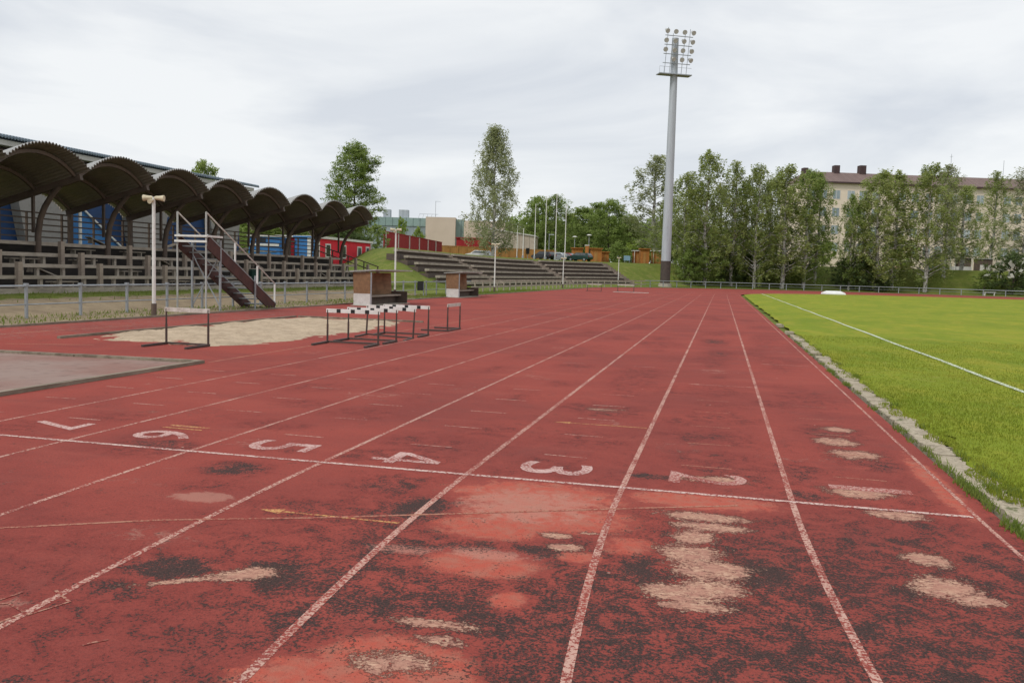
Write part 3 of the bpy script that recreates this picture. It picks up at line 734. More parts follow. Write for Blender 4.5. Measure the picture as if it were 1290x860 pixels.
# barrel vault shells with corrugated sheet
c2, rise = BAY/2+.02, .74; RV = (c2*c2+rise*rise)/(2*rise); phm = math.asin(c2/RV)
na = 27*8; phis = np.linspace(-phm, phm, na+1)
def vault(xa, xb, off, corr=.036):
    V = []
    for x in (xa, xb):
        r = RV+off+corr*np.sin(np.arange(na+1)*2*math.pi/8)
        for ph, rr_ in zip(phis, r): V.append((x, rr_*math.sin(ph), vz(x)+rr_*math.cos(ph)-RV*math.cos(phm)))
    return V
Vt = vault(-5.3,-.60,.035); Vb = vault(-5.3,-.60,.0); n1 = na+1
V = np.array(Vt+Vb); Fq = []
for i in range(na): Fq.append((i, i+1, n1+i+1, n1+i))
for i in range(na): o_ = 2*n1; Fq.append((o_+i+1, o_+i, o_+n1+i, o_+n1+i+1))
for a0 in (0, n1):
    for i in range(na): Fq.append((a0+i, 2*n1+a0+i, 2*n1+a0+i+1, a0+i+1))
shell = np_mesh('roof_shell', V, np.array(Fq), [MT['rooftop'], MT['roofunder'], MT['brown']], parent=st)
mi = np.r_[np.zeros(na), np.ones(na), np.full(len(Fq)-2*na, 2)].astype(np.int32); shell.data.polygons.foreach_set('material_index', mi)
rib = sb(); rp = [( -1.2, (RV-.11)*math.sin(ph), vz(-1.2)+(RV-.11)*math.cos(ph)-RV*math.cos(phm)) for ph in np.linspace(-phm*.97, phm*.97, 24)]
for a, c in zip(rp, rp[1:]): rib.bar(a, c, .10, .13)
rib = rib.build('roof_rib', MT['brown'], st)
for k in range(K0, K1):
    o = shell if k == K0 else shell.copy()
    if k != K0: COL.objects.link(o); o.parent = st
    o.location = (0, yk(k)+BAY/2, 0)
    for dx in (0, -1.85, -3.65):
        r_ = rib if (k == K0 and dx == 0) else rib.copy()
        if not (k == K0 and dx == 0): COL.objects.link(r_); r_.parent = st
        r_.location = (dx, yk(k)+BAY/2, .277*dx)
# stepped end handrails
for z0 in (.95, .55):
    sb().bar((-5.0,Y1+.05,2.2+z0),(-.3,Y1+.05,.75+z0),.05,.07).build('end_handrail', MT['brown'], st)
for i, x in enumerate((-4.9,-3.8,-2.6,-1.4,-.35)): 
    zt = 2.2-(5.0+x)/4.7*1.45; sb().bbox((x-.04,Y1+.0,zt-.5),(x+.04,Y1+.02,zt+.95)).build('railing_post', MT['brown'], st)

# ------------------------------------------------------------------ hall behind the stand
hl = thing('sports_hall', 'long hall with blue and grey walls behind the grandstand', 'hall', (-37,40,1.4))
MB().bbox((-9,-38,-1),(0,19.6,5.1)).build('wall', MT['hallblue'], hl)
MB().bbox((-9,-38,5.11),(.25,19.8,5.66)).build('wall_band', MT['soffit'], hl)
MB().bbox((-9.2,-38,5.67),(.75,20.4,5.93)).build('fascia', MT['fascia'], hl)
b = MB(); n = 294*6
ys = np.linspace(-38, 20.8, n); zs = .035*np.sin(np.arange(n)*2*math.pi/6)
for i in range(n-1):
    y_, y2 = ys[i], ys[i+1]; za, zb_ = zs[i], zs[i+1]
    b.add([(.95,y_,6.02+za),(.95,y2,6.02+zb_),(-9.5,y2,7.6+zb_),(-9.5,y_,7.6+za),(.95,y_,6.14+za),(.95,y2,6.14+zb_),(-9.5,y2,7.72+zb_),(-9.5,y_,7.72+za)], [(0,3,2,1),(4,5,6,7),(0,1,5,4)])
b.build('corrugated_roof', MT['hallroof'], hl)
wedge = None
for yc in (-18, -9.5, -.3, 8.2, 16.9):
    if wedge is None:
        wedge = MB(); pf = [(-1.1,-.5),(1.0,-.5),(2.3,5.0),(-2.4,5.0)]
        vs = [(.02,y_,z_) for y_, z_ in pf]+[(.55,y_,z_) for y_, z_ in pf]
        wedge.add(vs, [(4,5,6,7),(0,3,2,1),(0,1,5,4),(1,2,6,5),(2,3,7,6),(3,0,4,7)]); o = wedge = wedge.build('grey_buttress', MT['hallgrey'], hl)
    else: o = wedge.copy(); COL.objects.link(o); o.parent = hl
    o.location = (0, yc, 0)
for ya, yb in ((-16,-10.6),(-7.8,-1.8),(9.8,15.4)):
    MB().bbox((.012,ya,.3),(.06,yb,1.05)).build('light_blue_panel', MT['lightblue'], hl)
    MB().bbox((.014,ya,.16),(.09,yb,.28)).build('plinth_strip', MT['whitep'], hl)
pl = [(2.0,.2),(6.3,.2),(5.9,1.0),(2.6,3.1),(2.0,3.1)]
MB().add([(.012,y_,z_) for y_,z_ in pl]+[(.10,y_,z_) for y_,z_ in pl], [(5,6,7,8,9),(4,3,2,1,0)]+[(i,(i+1)%5,5+(i+1)%5,5+i) for i in range(5)]).build('blue_stair_panel', MT['lightblue'], hl)
MB().bar((.2,2.6,3.16),(.2,6.2,.92),.08,.10).build('stair_rail', MT['whitep'], hl)
MB().tube([(.5,2.2,.6),(.5,2.2,3.2)], .09, 8).build('downpipe', MT['whitep'], hl)

# ------------------------------------------------------------------ finish judges' stairs
js = thing('judges_stairs', 'white steel platform with oxide red stairs at the track edge before the grandstand', 'stairs', (-18.1,25.6,0))
for x in (0,-1.05):
    MB().bbox((x-.022,-.022,-.05),(x+.022,.022,3.25)).build('tower_post', MT['duggrey'], js)
    MB().bbox((x-.03,.80,-.05),(x+.03,.86,2.36)).build('tower_post', MT['galv'], js)
MB().bbox((-1.12,-.06,2.44),(.06,.9,2.50)).bbox((-1.12,-.075,2.26),(.06,-.04,2.33)).build('platform', MT['whitep'], js)
for x in (.0,-1.05):
    MB().bar((x,.08,2.28),(x,4.5,-.02),.05,.40).build('stringer', MT['stair'], js)
    MB().bar((x+.0,.07,2.515),(x+.0,4.6,.16),.07,.03).build('stringer_edge', MT['galv'], js)
b = MB()
for i in range(11):
    t = (i+.6)/11; b.bbox((-1.02,.1+4.3*t-.13,2.26-2.2*t-.02),(-.03,.1+4.3*t+.13,2.26-2.2*t+.02))
b.build('treads', MT['galv'], js)
MB().bar((0,.0,3.24),(0,4.55,.90),.035,.035).build('handrail', MT['oldwhite'], js)
MB().bar((-1.05,.0,3.24),(-1.05,1.35,2.52),.035,.035).build('handrail', MT['oldwhite'], js)
for y_, z0, z1 in ((1.75,1.6,2.32),(3.25,.85,1.55),(4.53,.0,.90)): MB().bbox((-.025,y_-.025,z0),(.025,y_+.025,z1)).build('baluster', MT['whitep'], js)
MB().bbox((.05,2.95,-.05),(.10,3.0,1.2)).build('prop', MT['galv'], js)
MB().bar((-1.05,.83,1.9),(0,.83,.15),.03,.03).bar((0,.83,1.9),(-1.05,.83,.15),.03,.03).build('cross_brace', MT['galv'], js)

# ------------------------------------------------------------------ loudspeaker poles
def speaker_pole(x, y, h, label):
    z = Hz(x, y) if fdist(x,y) > -1.7 else 0
    t = thing('loudspeaker_pole', label, 'loudspeaker pole', (x,y,z), 0, 'loudspeaker poles along the track')
    MB().tube([(0,0,.3),(0,0,h)], [.055,.045], 10).build('pole', MT['whitep'], t)
    MB().tube([(0,0,-.1),(0,0,.45)], .075, 10).build('pole_foot', MT['brown'], t)
    for sg in (-1,1):
        a = R(13); d = Vector((math.cos(a)*sg, math.sin(a)*sg, -.04))
        q = [Vector((0,0,h-.02))+d*k for k in (.03,.08,.14,.26,.30)]
        MB().tube(q, [.04,.06,.06,.085,.09], 12).build('horn', MT['cream'], t, True)
    MB().tube([(0,-.05,h-.10),(.0,-.20,h-.14)], [.04,.07], 10).build('horn', MT['cream'], t, True)
    return t
speaker_pole(-17.75, 22.4, 3.50, 'nearest white pole with cream horn loudspeakers, left of the judges stairs')
speaker_pole(-19.3, 45.8, 3.75, 'white loudspeaker pole behind the first dugout at the foot of the mound')
speaker_pole(-18.6, 65.0, 3.70, 'white loudspeaker pole on the track edge right of the second dugout')
speaker_pole(-19.0, 97.0, 3.35, 'slim white loudspeaker pole before the second terrace aisle')
q = G(779,127); speaker_pole(q[0], q[1], 4.1, 'farthest white loudspeaker pole at the right end of the terrace')

# ------------------------------------------------------------------ dugouts
def dugout(x, y, L, label):
    t = thing('dugout', label, 'dugout', (x,y,0), 0, 'team dugouts beside the track')
    MB().bbox((-.80,-.03,.03),(-.0,.03,.52)).build('end_panel', MT['dugwhite'], t)
    MB().add([(-.78,-.02,.53),(-.04,-.02,.53),(.06,-.02,1.42),(-.83,-.02,1.40),(-.78,.03,.53),(-.04,.03,.53),(.06,.03,1.42),(-.83,.03,1.40)],[(0,1,2,3),(7,6,5,4),(0,4,5,1),(1,5,6,2),(2,6,7,3),(3,7,4,0)]).build('side_board', MT['ply'], t)
    MB().add([(-.80,.04,.03),(-.74,.04,.03),(-.82,.04,1.40),(-.88,.04,1.40),(-.80,L,.03),(-.74,L,.03),(-.82,L,1.40),(-.88,L,1.40)],[(0,1,2,3),(7,6,5,4),(1,5,6,2),(0,3,7,4)]).build('back_board', MT['ply'], t)
    MB().bbox((-.72,.05,.36),(-.28,L-.04,.42)).build('bench_seat', MT['timber'], t)
    MB().bbox((-.62,.06,.03),(-.54,L-.05,.355)).build('bench_base', MT['dugbox'], t)
    MB().bbox((-.80,L-.03,.0),(-.0,L+.03,.56)).build('end_box', MT['dugbox'], t)
    MB().add([(-.95,-.12,1.425),(.22,-.12,1.50),(.22,L+.1,1.50),(-.95,L+.1,1.425),(-.95,-.12,1.47),(.22,-.12,1.55),(.22,L+.1,1.55),(-.95,L+.1,1.47)],[(0,3,2,1),(4,5,6,7),(0,1,5,4),(1,2,6,5),(2,3,7,6),(3,0,4,7)]).build('roof', MT['duggrey'], t)
    MB().bbox((-.03,-.07,.02),(.02,-.025,1.43)).build('corner_post', MT['galv'], t)
    MB().bbox((-.9,-.1,.0),(.12,L+.12,.028)).build('base_slab', MT['slab'], t)
dugout(-16.05, 34.6, 4.3, 'larger looking nearest dugout with white lower panel and brown board sides behind the hurdles')
dugout(-16.85, 50.0, 4.2, 'farther dugout with white lower panel near the foot of the open terrace')
wb = thing('waste_bin', 'black waste bin on a thin post between the two dugouts', 'bin', (-19.1,49.5,Hz(-19.1,49.5)))
MB().bbox((-.16,-.14,.35),(.16,.14,.84)).bbox((-.14,-.12,.845),(.14,.12,.90)).build('bin_body', MT['black'], wb); MB().bbox((.165,-.03,-.1),(.215,.03,.8)).build('post', MT['galv'], wb)

# ------------------------------------------------------------------ hurdles
def hurdle(mat, w, stripes):
    t = thing('hurdle', None, 'hurdle')
    for x in (-w/2, w/2):
        MB().tube([(x,0,.02),(x,0,.70)], .017, 8).tube([(x,0,.02),(x,0,.40)], .022, 8).build('upright', MT['hurdleleg'], t)
        MB().bar((x,.03,.028),(x,-.72,.022),.045,.04).build('foot', MT['hurdleleg'], t)
    MB().bar((-w/2+.02,.015,.032),(w/2-.02,.015,.032),.04,.035).build('cross_tube', MT['hurdleleg'], t)
    bd = MB().bbox((-w/2-.03,-.012,.64),(w/2+.03,.012,.722)).build('bar', MT[mat], t)
    if stripes:
        for x in (-.28*w,0.0,.28*w): MB().bbox((x-.045,-.015,.642),(x+.045,-.013,.720)).bbox((x-.045,.013,.642),(x+.045,.015,.720)).build('black_block', MT['black'], bd)
    return t
hg = 'hurdles standing on the track'
h0 = hurdle('whitep', 1.13, True); place(h0, (-9.2,17.0,0), R(.5), 'front hurdle of the close row of four, black blocks on its white bar', hg)
h1 = place(dup(h0), (-9.18,18.0,0), R(-1), 'second hurdle of the close row of four, black blocks on its white bar', hg)
h2 = place(dup(h0), (-9.22,19.15,0), R(3), 'third hurdle of the close row of four, its uprights leaning', hg); h2.rotation_euler[1] = R(2.5)
h3 = place(dup(h0), (-9.2,20.2,0), R(0), 'rearmost hurdle of the close row of four', hg)
hs = hurdle('oldwhite', 1.10, False); place(hs, (-8.67,22.4,0), R(-90), 'hurdle turned end on, standing alone beyond the row of four', hg)
hn = hurdle('oldwhite', .92, False); place(hn, (-11.75,15.0,0), R(-1), 'lone hurdle with peeling white bar beside the sand pit', hg)
hf1 = place(dup(hs), (-13.9,86,0), R(0), 'left of two distant hurdles near the bend', hg); hf1.scale = (1.25,1,1)
hf2 = place(dup(hs), (-10.9,86.8,0), R(-12), 'right one of two distant hurdles near the bend, white bar showing', hg); hf2.scale = (1.5,1,1)

# ------------------------------------------------------------------ open terrace
te = thing('open_terrace', 'long stepped open terrace with grey benches curving behind the track', 'terrace', (0,0,0))
END = 134.0
sections = [(70.5, 87.3), (88.9, 117.6), (119.4, END)]
NR = 6
def row_dz(i): return 4.4+1.08*i, .62+.545*i
def strip(b, s0, s1, d0, d1, z0, z1, mi=0):
    n = max(2, int((s1-s0)/2.2)+1); sv = np.linspace(s0, s1, n)
    for a, c in zip(sv, sv[1:]):
        q = [P(a,d0),P(c,d0),P(c,d1),P(a,d1)]
        lift = lambda s: .22*float(ss(105,140,s))
        z = [lift(a),lift(c),lift(c),lift(a)]
        vs = [(q[i][0],q[i][1],z0+z[i]) for i in range(4)]+[(q[i][0],q[i][1],z1+z[i]) for i in range(4)]
        b.add(vs, [(0,1,2,3),(7,6,5,4),(0,4,5,1),(1,5,6,2),(2,6,7,3),(3,7,4,0)], mi)
for s0, s1 in sections:
    for i in range(NR):
        d, z = row_dz(i); e0 = s0+(.35*i if s0 < 71 else 0)
        b = MB(); strip(b, e0, s1, d, d+.40, z-.20, z)
        b.build('bench_row', MT['timber'], te)
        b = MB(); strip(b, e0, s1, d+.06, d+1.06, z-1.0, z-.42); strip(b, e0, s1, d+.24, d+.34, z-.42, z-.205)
        b.build('step_row', MT['dugbox'], te)
for s0, s1 in ((87.45,88.75),(117.75,119.25),(END+.1,END+1.2)):
    b = MB()
    for i in range(NR*2):
        d, z = 4.0+.54*i, .22+.2725*i
        strip(b, s0, s1, d, d+.55+.4*(i == NR*2-1), z-.9, z)
    b.build('aisle_steps', MT['post'], te)

def depth_behind(px, d):
    lo, hi = 90., 260.
    for _ in range(50):
        mid = (lo+hi)/2
        if fdist(*G(px, mid)) < d: lo = mid
        else: hi = mid
    return lo
# ------------------------------------------------------------------ floodlight mast
MD = depth_behind(838, 1.6); mx, my = G(838, MD); mz = Hz(mx, my)
ma = thing('floodlight_mast', 'tall grey floodlight mast with a rack of lamps behind the far bend', 'floodlight mast', (mx,my,mz))
HM = ZH(849,49,MD)-mz
MB().tube([(0,0,3.9),(0,0,12),(0,0,24),(0,0,HM)], [.72,.68,.60,.50], 16).build('shaft', MT['mastgrey'], ma, True)
MB().tube([(0,0,.5),(0,0,3.95)], .76, 16).build('base_sleeve', MT['mastbrown'], ma, True)
MB().tube([(0,0,-.6),(0,0,.55)], [1.15,.95], 12).build('concrete_foot', MT['slab'], ma)
nx, ny = 46/105.5, -95/105.5; ux, uy = -ny, nx      # facing direction and rack direction
rk = MB()
zr0 = ZH(846,77,MD)-mz-.3; zpl = ZH(845,95.5,MD)-mz
def rp_(u, f, z): return (ux*u+nx*f, uy*u+ny*f, z)
pf = MB(); pf.box(rp_(-.1,.3,zpl), (5.2,1.5,.14), math.atan2(uy,ux)); pf.build('platform', MT['galv'], ma)
rl = MB()
for u in (-2.7,-2.0): rl.bar(rp_(u,.95,zpl+.05), rp_(u,.95,zpl+1.0), .04)
rl.bar(rp_(-2.7,.95,zpl+1.0), rp_(2.4,.95,zpl+1.0), .04); rl.build('platform_rail', MT['galv'], ma)
lean = .17
rows = [zr0+.3+(ZH(851,44.5,MD)-ZH(849,77.5,MD))/3*i for i in range(4)]
for i, z in enumerate(rows):
    f = .75+lean*(z-zr0); MB().bar(rp_(-2.1,f-.25,z-.55), rp_(2.3,f-.25,z-.55), .09, .09).build('rack_bar', MT['galv'], ma)
for u in (-1.75,-.95,.95,1.75):
    MB().bar(rp_(u,.45,zpl+.05), rp_(u,.55+lean*5.4,rows[3]+.55 if abs(u)>1 else rows[3]-.3), .06, .06).build('rack_upright', MT['galv'], ma)
lamp0 = None
for i, z in enumerate(rows):
    for j in range(4):
        if i == 0 and j == 0: continue
        u = -2.0+1.38*j; f = .85+lean*(z-zr0)
        if lamp0 is None:
            lamp0 = MB().tube([(0,.35,.25),(0,0,0),(0,-.18,-.10)], [.16,.30,.36], 14).build('floodlight', MT['duggrey'], ma, True)
            MB().tube([(0,-.165,-.092),(0,-.20,-.11)], [.33,.33], 14).build('lens', MT['lens'], lamp0)
            o = lamp0
        else: o = dup(lamp0, ma)
        q = rp_(u, f+.1, z); o.location = q; o.rotation_euler = (0,0,math.atan2(uy,ux)+R(random.uniform(-14,22)))
# ------------------------------------------------------------------ trees
def tree_mesh(seed, h, w, base, style, n_leaf, leaf):
    """crown leaf quads and a tapered trunk with limbs; base = height where foliage starts"""
    g = np.random.default_rng(seed); tr = MB()
    kink = [(g.normal(0,.02*h*.3), g.normal(0,.02*h*.3)) for _ in range(6)]
    ax = lambda t: (np.interp(t, np.linspace(0,1,6), [0]+[k[0] for k in kink[1:]]), np.interp(t, np.linspace(0,1,6), [0]+[k[1] for k in kink[1:]]))
    r0 = .0105*h+.03
    tp = [(*ax(t), t*h*.97-.3*(t == 0)) for t in np.linspace(0,1,9)]
    tr.tube(tp, [r0*(1-t)**.8*1.0+.015 for t in np.linspace(0,1,9)], 8)
    def prof(t):       # t 0..1 within crown
        if style == 'pointed': return np.interp(t, [0,.12,.3,.5,.7,.85,1], [.60,.92,1,.82,.60,.40,.08])
        if style == 'birch': return np.interp(t, [0,.12,.3,.55,.8,.93,1], [.60,.92,1,.90,.66,.40,.10])
        if style == 'broad': return np.interp(t, [0,.15,.4,.7,.9,1], [.6,.9,1,.9,.6,.2])
        if style == 'spruce': return np.interp(t, [0,.1,.3,1], [.9,1,.85,.03])
        return np.interp(t, [0,.3,.6,.85,1], [.8,1,.95,.7,.25])
    nb = int(34+h*1.6); P_, D_ = [], []
    per = n_leaf//nb
    golden = 2.399
    for i in range(nb):
        t = (i+g.random())/nb; t = t**.9; zc = base+(h-base)*t
        a = i*golden+g.normal(0,.35); rmax = w/2*prof(t)*g.uniform(.62,1.12)
        cx0, cy0 = ax(zc/h); rise = {'birch':.55,'pointed':.5,'broad':.35,'spruce':-.25}.get(style,.3)*rmax
        zs_ = zc-rise*.6
        q0 = np.array([cx0,cy0,zs_]); q1 = np.array([cx0+math.cos(a)*rmax*.6, cy0+math.sin(a)*rmax*.6, zs_+rise*.9]); q2 = np.array([cx0+math.cos(a)*rmax, cy0+math.sin(a)*rmax, zs_+rise*.85])
        if q0[2] > .2: tr.tube([q0,q1,q2], [max(.02,r0*.42*(1-t)), max(.015,r0*.22*(1-t)), .01], 4, False)
        # leaf sprays along the outer part of the limb
        nt = max(3, per//22)
        for _ in range(nt):
            u = g.uniform(.25,1.05); bp_ = (1-u)**2*q0+2*u*(1-u)*q1+u*u*q2 if u < 1 else q2
            c = bp_+g.normal(0, .07*w*.5+.10, 3)*np.array([1,1,.7])
            m_ = per//nt
            if style in ('birch','pointed'):
                L = g.uniform(.5,1.0)*h*.075; tt = g.random(m_)
                pts = c+np.stack([g.normal(0,.16,m_), g.normal(0,.16,m_), -L*tt+g.normal(0,.1,m_)],-1)
            elif style == 'spruce':
                tt = g.random(m_); dirv = (q2-q0); pts = c+dirv*(tt[:,None]-.5)*.5+g.normal(0,.16,(m_,3))+np.stack([0*tt,0*tt,-.3*tt],-1)
            else:
                sz = .075*w*g.uniform(.6,1.25); uu = g.normal(0,1,(m_,3)); uu /= np.linalg.norm(uu,axis=1)[:,None]; pts = c+uu*(g.random((m_,1))**.5)*sz*np.array([1,1,.6])
            P_.append(pts)
    Pn = np.concatenate(P_); Pn = Pn[Pn[:,2] > .15]; n = len(Pn)
    s = leaf*g.uniform(.55,1.35,n)
    d1 = g.normal(0,1,(n,3)); d1[:,2] *= .55; d1 /= np.linalg.norm(d1,axis=1)[:,None]
    d2 = np.cross(d1, np.array([0,0,1.])+g.normal(0,.75,(n,3))); d2 /= np.linalg.norm(d2,axis=1)[:,None]
    d2 *= .62
    V = np.stack([Pn-d1*s[:,None]*.5, Pn+d2*s[:,None]*.5, Pn+d1*s[:,None]*.5, Pn-d2*s[:,None]*.5],1).reshape(-1,3)
    return tr, V
CROWNS = {}
def variant(key, seed, h, w, base, style, n, leaf):
    tr, V = tree_mesh(seed, h, w, base, style, n, leaf); CROWNS[key] = (tr, V, h, w)
variant('birchA', 1, 22, 8.5, 2.0, 'birch', 13000, .29); variant('birchB', 2, 22, 7.5, 1.6, 'birch', 12000, .29); variant('birchC', 3, 22, 9.5, 1.6, 'birch', 14000, .29)
variant('birchD', 4, 22, 6.5, 3.0, 'birch', 9500, .28); variant('birchE', 5, 20, 9.0, 1.6, 'pointed', 27000, .25)
variant('broadA', 6, 12, 9, 1.4, 'broad', 14000, .32); variant('broadB', 7, 12, 8, 1.0, 'broad', 13000, .32); variant('shrub', 8, 4, 5, .2, 'bush', 3600, .26); variant('shrubB', 9, 4, 6, .1, 'bush', 4200, .26)
variant('spruce', 10, 10, 4.5, .4, 'spruce', 6500, .24); variant('birchF', 11, 20, 11, 1.6, 'broad', 38000, .30)
MESHC = {}
def tree(key, x, y, z, h, w, rz, leaf, bark, label, cat='tree', name='birch_tree', group=None):
    tr, V, h0, w0 = CROWNS[key]
    t = thing(name, label, cat, (x,y,z), rz, group, (w/w0, w/w0, h/h0))
    mk = (key, leaf, bark)
    if mk not in MESHC:
        a = tr.build('trunk' if cat == 'tree' else 'stem', MT[bark], t, True)
        c = np_mesh('crown', V, np.arange(len(V)).reshape(-1,4), MT[leaf], parent=t)
        MESHC[mk] = (a.data, c.data)
    else:
        for nm, me in zip(('trunk' if cat == 'tree' else 'stem','crown'), MESHC[mk]):
            o = bpy.data.objects.new(nm, me); COL.objects.link(o); o.parent = t
    return t
def tree_px(key, px, top, D, wpx, rz, leaf, bark, label, zb=None, **kw):
    if D < 30: D = depth_behind(px, D)
    x, y = G(px, D); z = Hz(x, y) if zb is None else zb
    h = ZH(px, top, D)-z; w = wpx*1.10*D/F_PX
    return tree(key, x, y, z-.1, h, w, R(rz), leaf, bark, label, **kw)
gB = 'birches along the far bend'
tree_px('birchF', 445, 184, 112, 70, 40, 'leafmid', 'bark', 'broad green tree rising above the last vault of the grandstand', name='leafy_tree')
tree_px('birchE', 620, 158, 142, 72, 10, 'leafgrey', 'birchbark', 'tall isolated silver birch with drooping twigs left of the flagpoles')
for a in [
 ('birchD', 822, 194, 178, 72, 0, 'leafgrey', 'tall thin birch just left of the floodlight mast'),
 ('birchA', 860, 216, 8, 60, 50, 'leaf', 'birch touching the right side of the floodlight mast'),
 ('birchB', 887, 188, 5, 66, 120, 'leaf', 'tallest birch right of the floodlight mast'),
 ('birchD', 921, 202, 5, 50, 200, 'leaf', 'narrow birch, third to the right of the mast'),
 ('birchC', 950, 207, 3.5, 70, 300, 'leaf', 'birch with pale thin stem in the middle of the row right of the mast'),
 ('birchA', 985, 206, 3, 78, 80, 'leaf', 'broad birch with forked white trunk left of the apartment block'),
 ('birchB', 1012, 212, 5, 66, 10, 'leafmid', 'dense birch covering the left end of the apartment block'),
 ('birchD', 1027, 216, 7, 44, 150, 'leafmid', 'slim birch before the left windows of the apartment block'),
 ('birchC', 1103, 214, 3.5, 86, 15, 'leaf', 'broad birch before the apartment block, left of its bare facade gap'),
 ('birchB', 1124, 214, 6, 60, 260, 'leaf', 'birch rising behind the broad one before the apartment block'),
 ('birchA', 1165, 204, 4.5, 76, 100, 'leaf', 'tall birch with spotted trunk in front of the cream apartment block'),
 ('birchD', 1188, 206, 10, 50, 70, 'leafgrey', 'thin birch whose top stands clear of the apartment roof'),
 ('birchD', 1209, 232, 16, 56, 330, 'leaf', 'lower birch left of the small open hut'),
 ('birchD', 1246, 215, 188, 44, 190, 'leaf', 'narrow birch directly behind the small open hut'),
 ('birchD', 1287, 206, 176, 72, 230, 'leafgrey', 'birch cut by the right edge above the flowering bush'),
 ('birchC', 872, 236, 14, 60, 33, 'leaf', 'shorter birch filling in behind the one beside the mast'),
 ('birchA', 905, 232, 13, 60, 133, 'leaf', 'background birch between the tallest and the narrow birch'),
 ('birchB', 936, 228, 12, 56, 233, 'leafmid', 'background birch behind the narrow one'),
 ('birchC', 967, 224, 12, 64, 73, 'leaf', 'background birch in the gap before the forked trunk'),
 ('birchB', 840, 250, 15, 50, 173, 'leaf', 'short birch directly behind the mast shaft')]:
    tree_px(a[0], a[1], a[2], a[3], a[4], a[5], a[6], 'birchbark', a[7], group=gB)
tree_px('birchA', 1069, 243, 4, 40, 0, 'leafmid', 'birchbark', 'slender green tree left of the broad birch before the apartment block', group=gB)
tree_px('birchC', 1084, 246, 5, 46, 90, 'leafmid', 'birchbark', 'short dense tree tucked under the broad birch', group=gB)
for a in [('broadA',676,250,205,52,0,'leafmid','leafy tree behind the left flagpoles'),('birchA',697,244,200,58,50,'leafmid','tall green tree behind the right flagpoles'),
          ('broadB',733,262,215,50,100,'leafmid','rounded tree behind the parked cars'),('broadA',765,254,200,62,150,'leafmid','dense dome shaped tree behind the wooden sheds'),
          ('broadB',792,272,205,44,30,'leaf','lower tree between the dome shaped tree and the mast'),('broadA',718,270,235,46,210,'leaf','pale tree far behind the street lamps'),
          ('birchB',748,258,228,40,10,'leafgrey','thin pale tree left of the dome shaped tree')]:
    tree_px(a[0],a[1],a[2],a[3],a[4],a[5],a[6],'bark',a[7],name='leafy_tree')
gS = 'shrubs on the banks'
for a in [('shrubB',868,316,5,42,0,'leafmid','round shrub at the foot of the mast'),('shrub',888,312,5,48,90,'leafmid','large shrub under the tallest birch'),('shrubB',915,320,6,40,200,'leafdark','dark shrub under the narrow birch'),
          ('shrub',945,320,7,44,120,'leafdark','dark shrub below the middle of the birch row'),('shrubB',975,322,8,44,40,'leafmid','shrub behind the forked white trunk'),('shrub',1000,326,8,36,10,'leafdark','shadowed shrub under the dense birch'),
          ('shrubB',1035,303,182,44,70,'leaflight','bright green shrub at the left foot of the apartment block'),('shrub',1131,304,180,46,0,'leaflight','bright shrub in the gap before the apartment block'),('shrubB',1180,318,182,36,20,'leaflight','light shrub beside the blue tarpaulin'),
          ('shrub',808,303,190,52,60,'leaflight','light green shrub behind the white roofed sheds'),('shrubB',778,306,172,34,10,'leafmid','shrub between the wooden sheds'),('shrub',835,306,188,36,0,'leaflight','yellow green shrub left behind the mast'),
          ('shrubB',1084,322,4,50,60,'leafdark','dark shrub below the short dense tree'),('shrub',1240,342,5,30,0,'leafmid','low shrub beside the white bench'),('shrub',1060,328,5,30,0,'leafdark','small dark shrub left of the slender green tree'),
          ('shrub',505,277,175,18,0,'leaflight','young pale tree in front of the teal wing'),('shrubB',526,287,170,20,0,'leaflight','young green tree beside the beige block'),('shrubB',437,288,98,70,0,'leafdark','dark shrub mass behind the red cabin'),('shrub',475,284,100,30,0,'leafmid','shrub left of the dark red fence'),
          ('shrub',1108,352,2.5,30,0,'leafdark','small shrub at the fence below the broad birch')]:
    tree_px(a[0],a[1],a[2],a[3],a[4],a[5],a[6],'bark',a[7],cat='shrub',name='shrub',group=gS)
fb = tree_px('shrubB',1276,320,5,66,0,'leafdark','bark','dark bush dotted with white blossom at the right edge',cat='shrub',name='flowering_bush')
g = np.random.default_rng(3); n = 170; dv = g.normal(0,1,(n,3)); dv /= np.linalg.norm(dv,axis=1)[:,None]; dv[:,2] = np.abs(dv[:,2])
Pn = np.array([0,0,1.7])+dv*np.array([2.7,2.7,2.1])*g.uniform(.85,1.05,(n,1)); d1 = g.normal(0,.14,(n,3)); d2 = g.normal(0,.14,(n,3))
np_mesh('blossom', np.stack([Pn-d1,Pn-d2,Pn+d1,Pn+d2],1).reshape(-1,3), np.arange(4*n).reshape(-1,4), MT['blossom'], parent=fb)
tree_px('broadA', 256, 206, 95, 46, 0, 'leafmid', 'bark', 'tree whose tip shows above the hall roof', name='leafy_tree')
for px, D, top, w in ((330,120,262,70),(368,118,268,60),(408,125,262,60)):
    tree_px('broadB', px, top, D, w, px, 'leafmid', 'bark', {330:'tree seen under the vaults left of the blue banner',368:'tree seen under the vaults above the blue container',408:'tree behind the left end of the red cabin'}[px], name='leafy_tree')
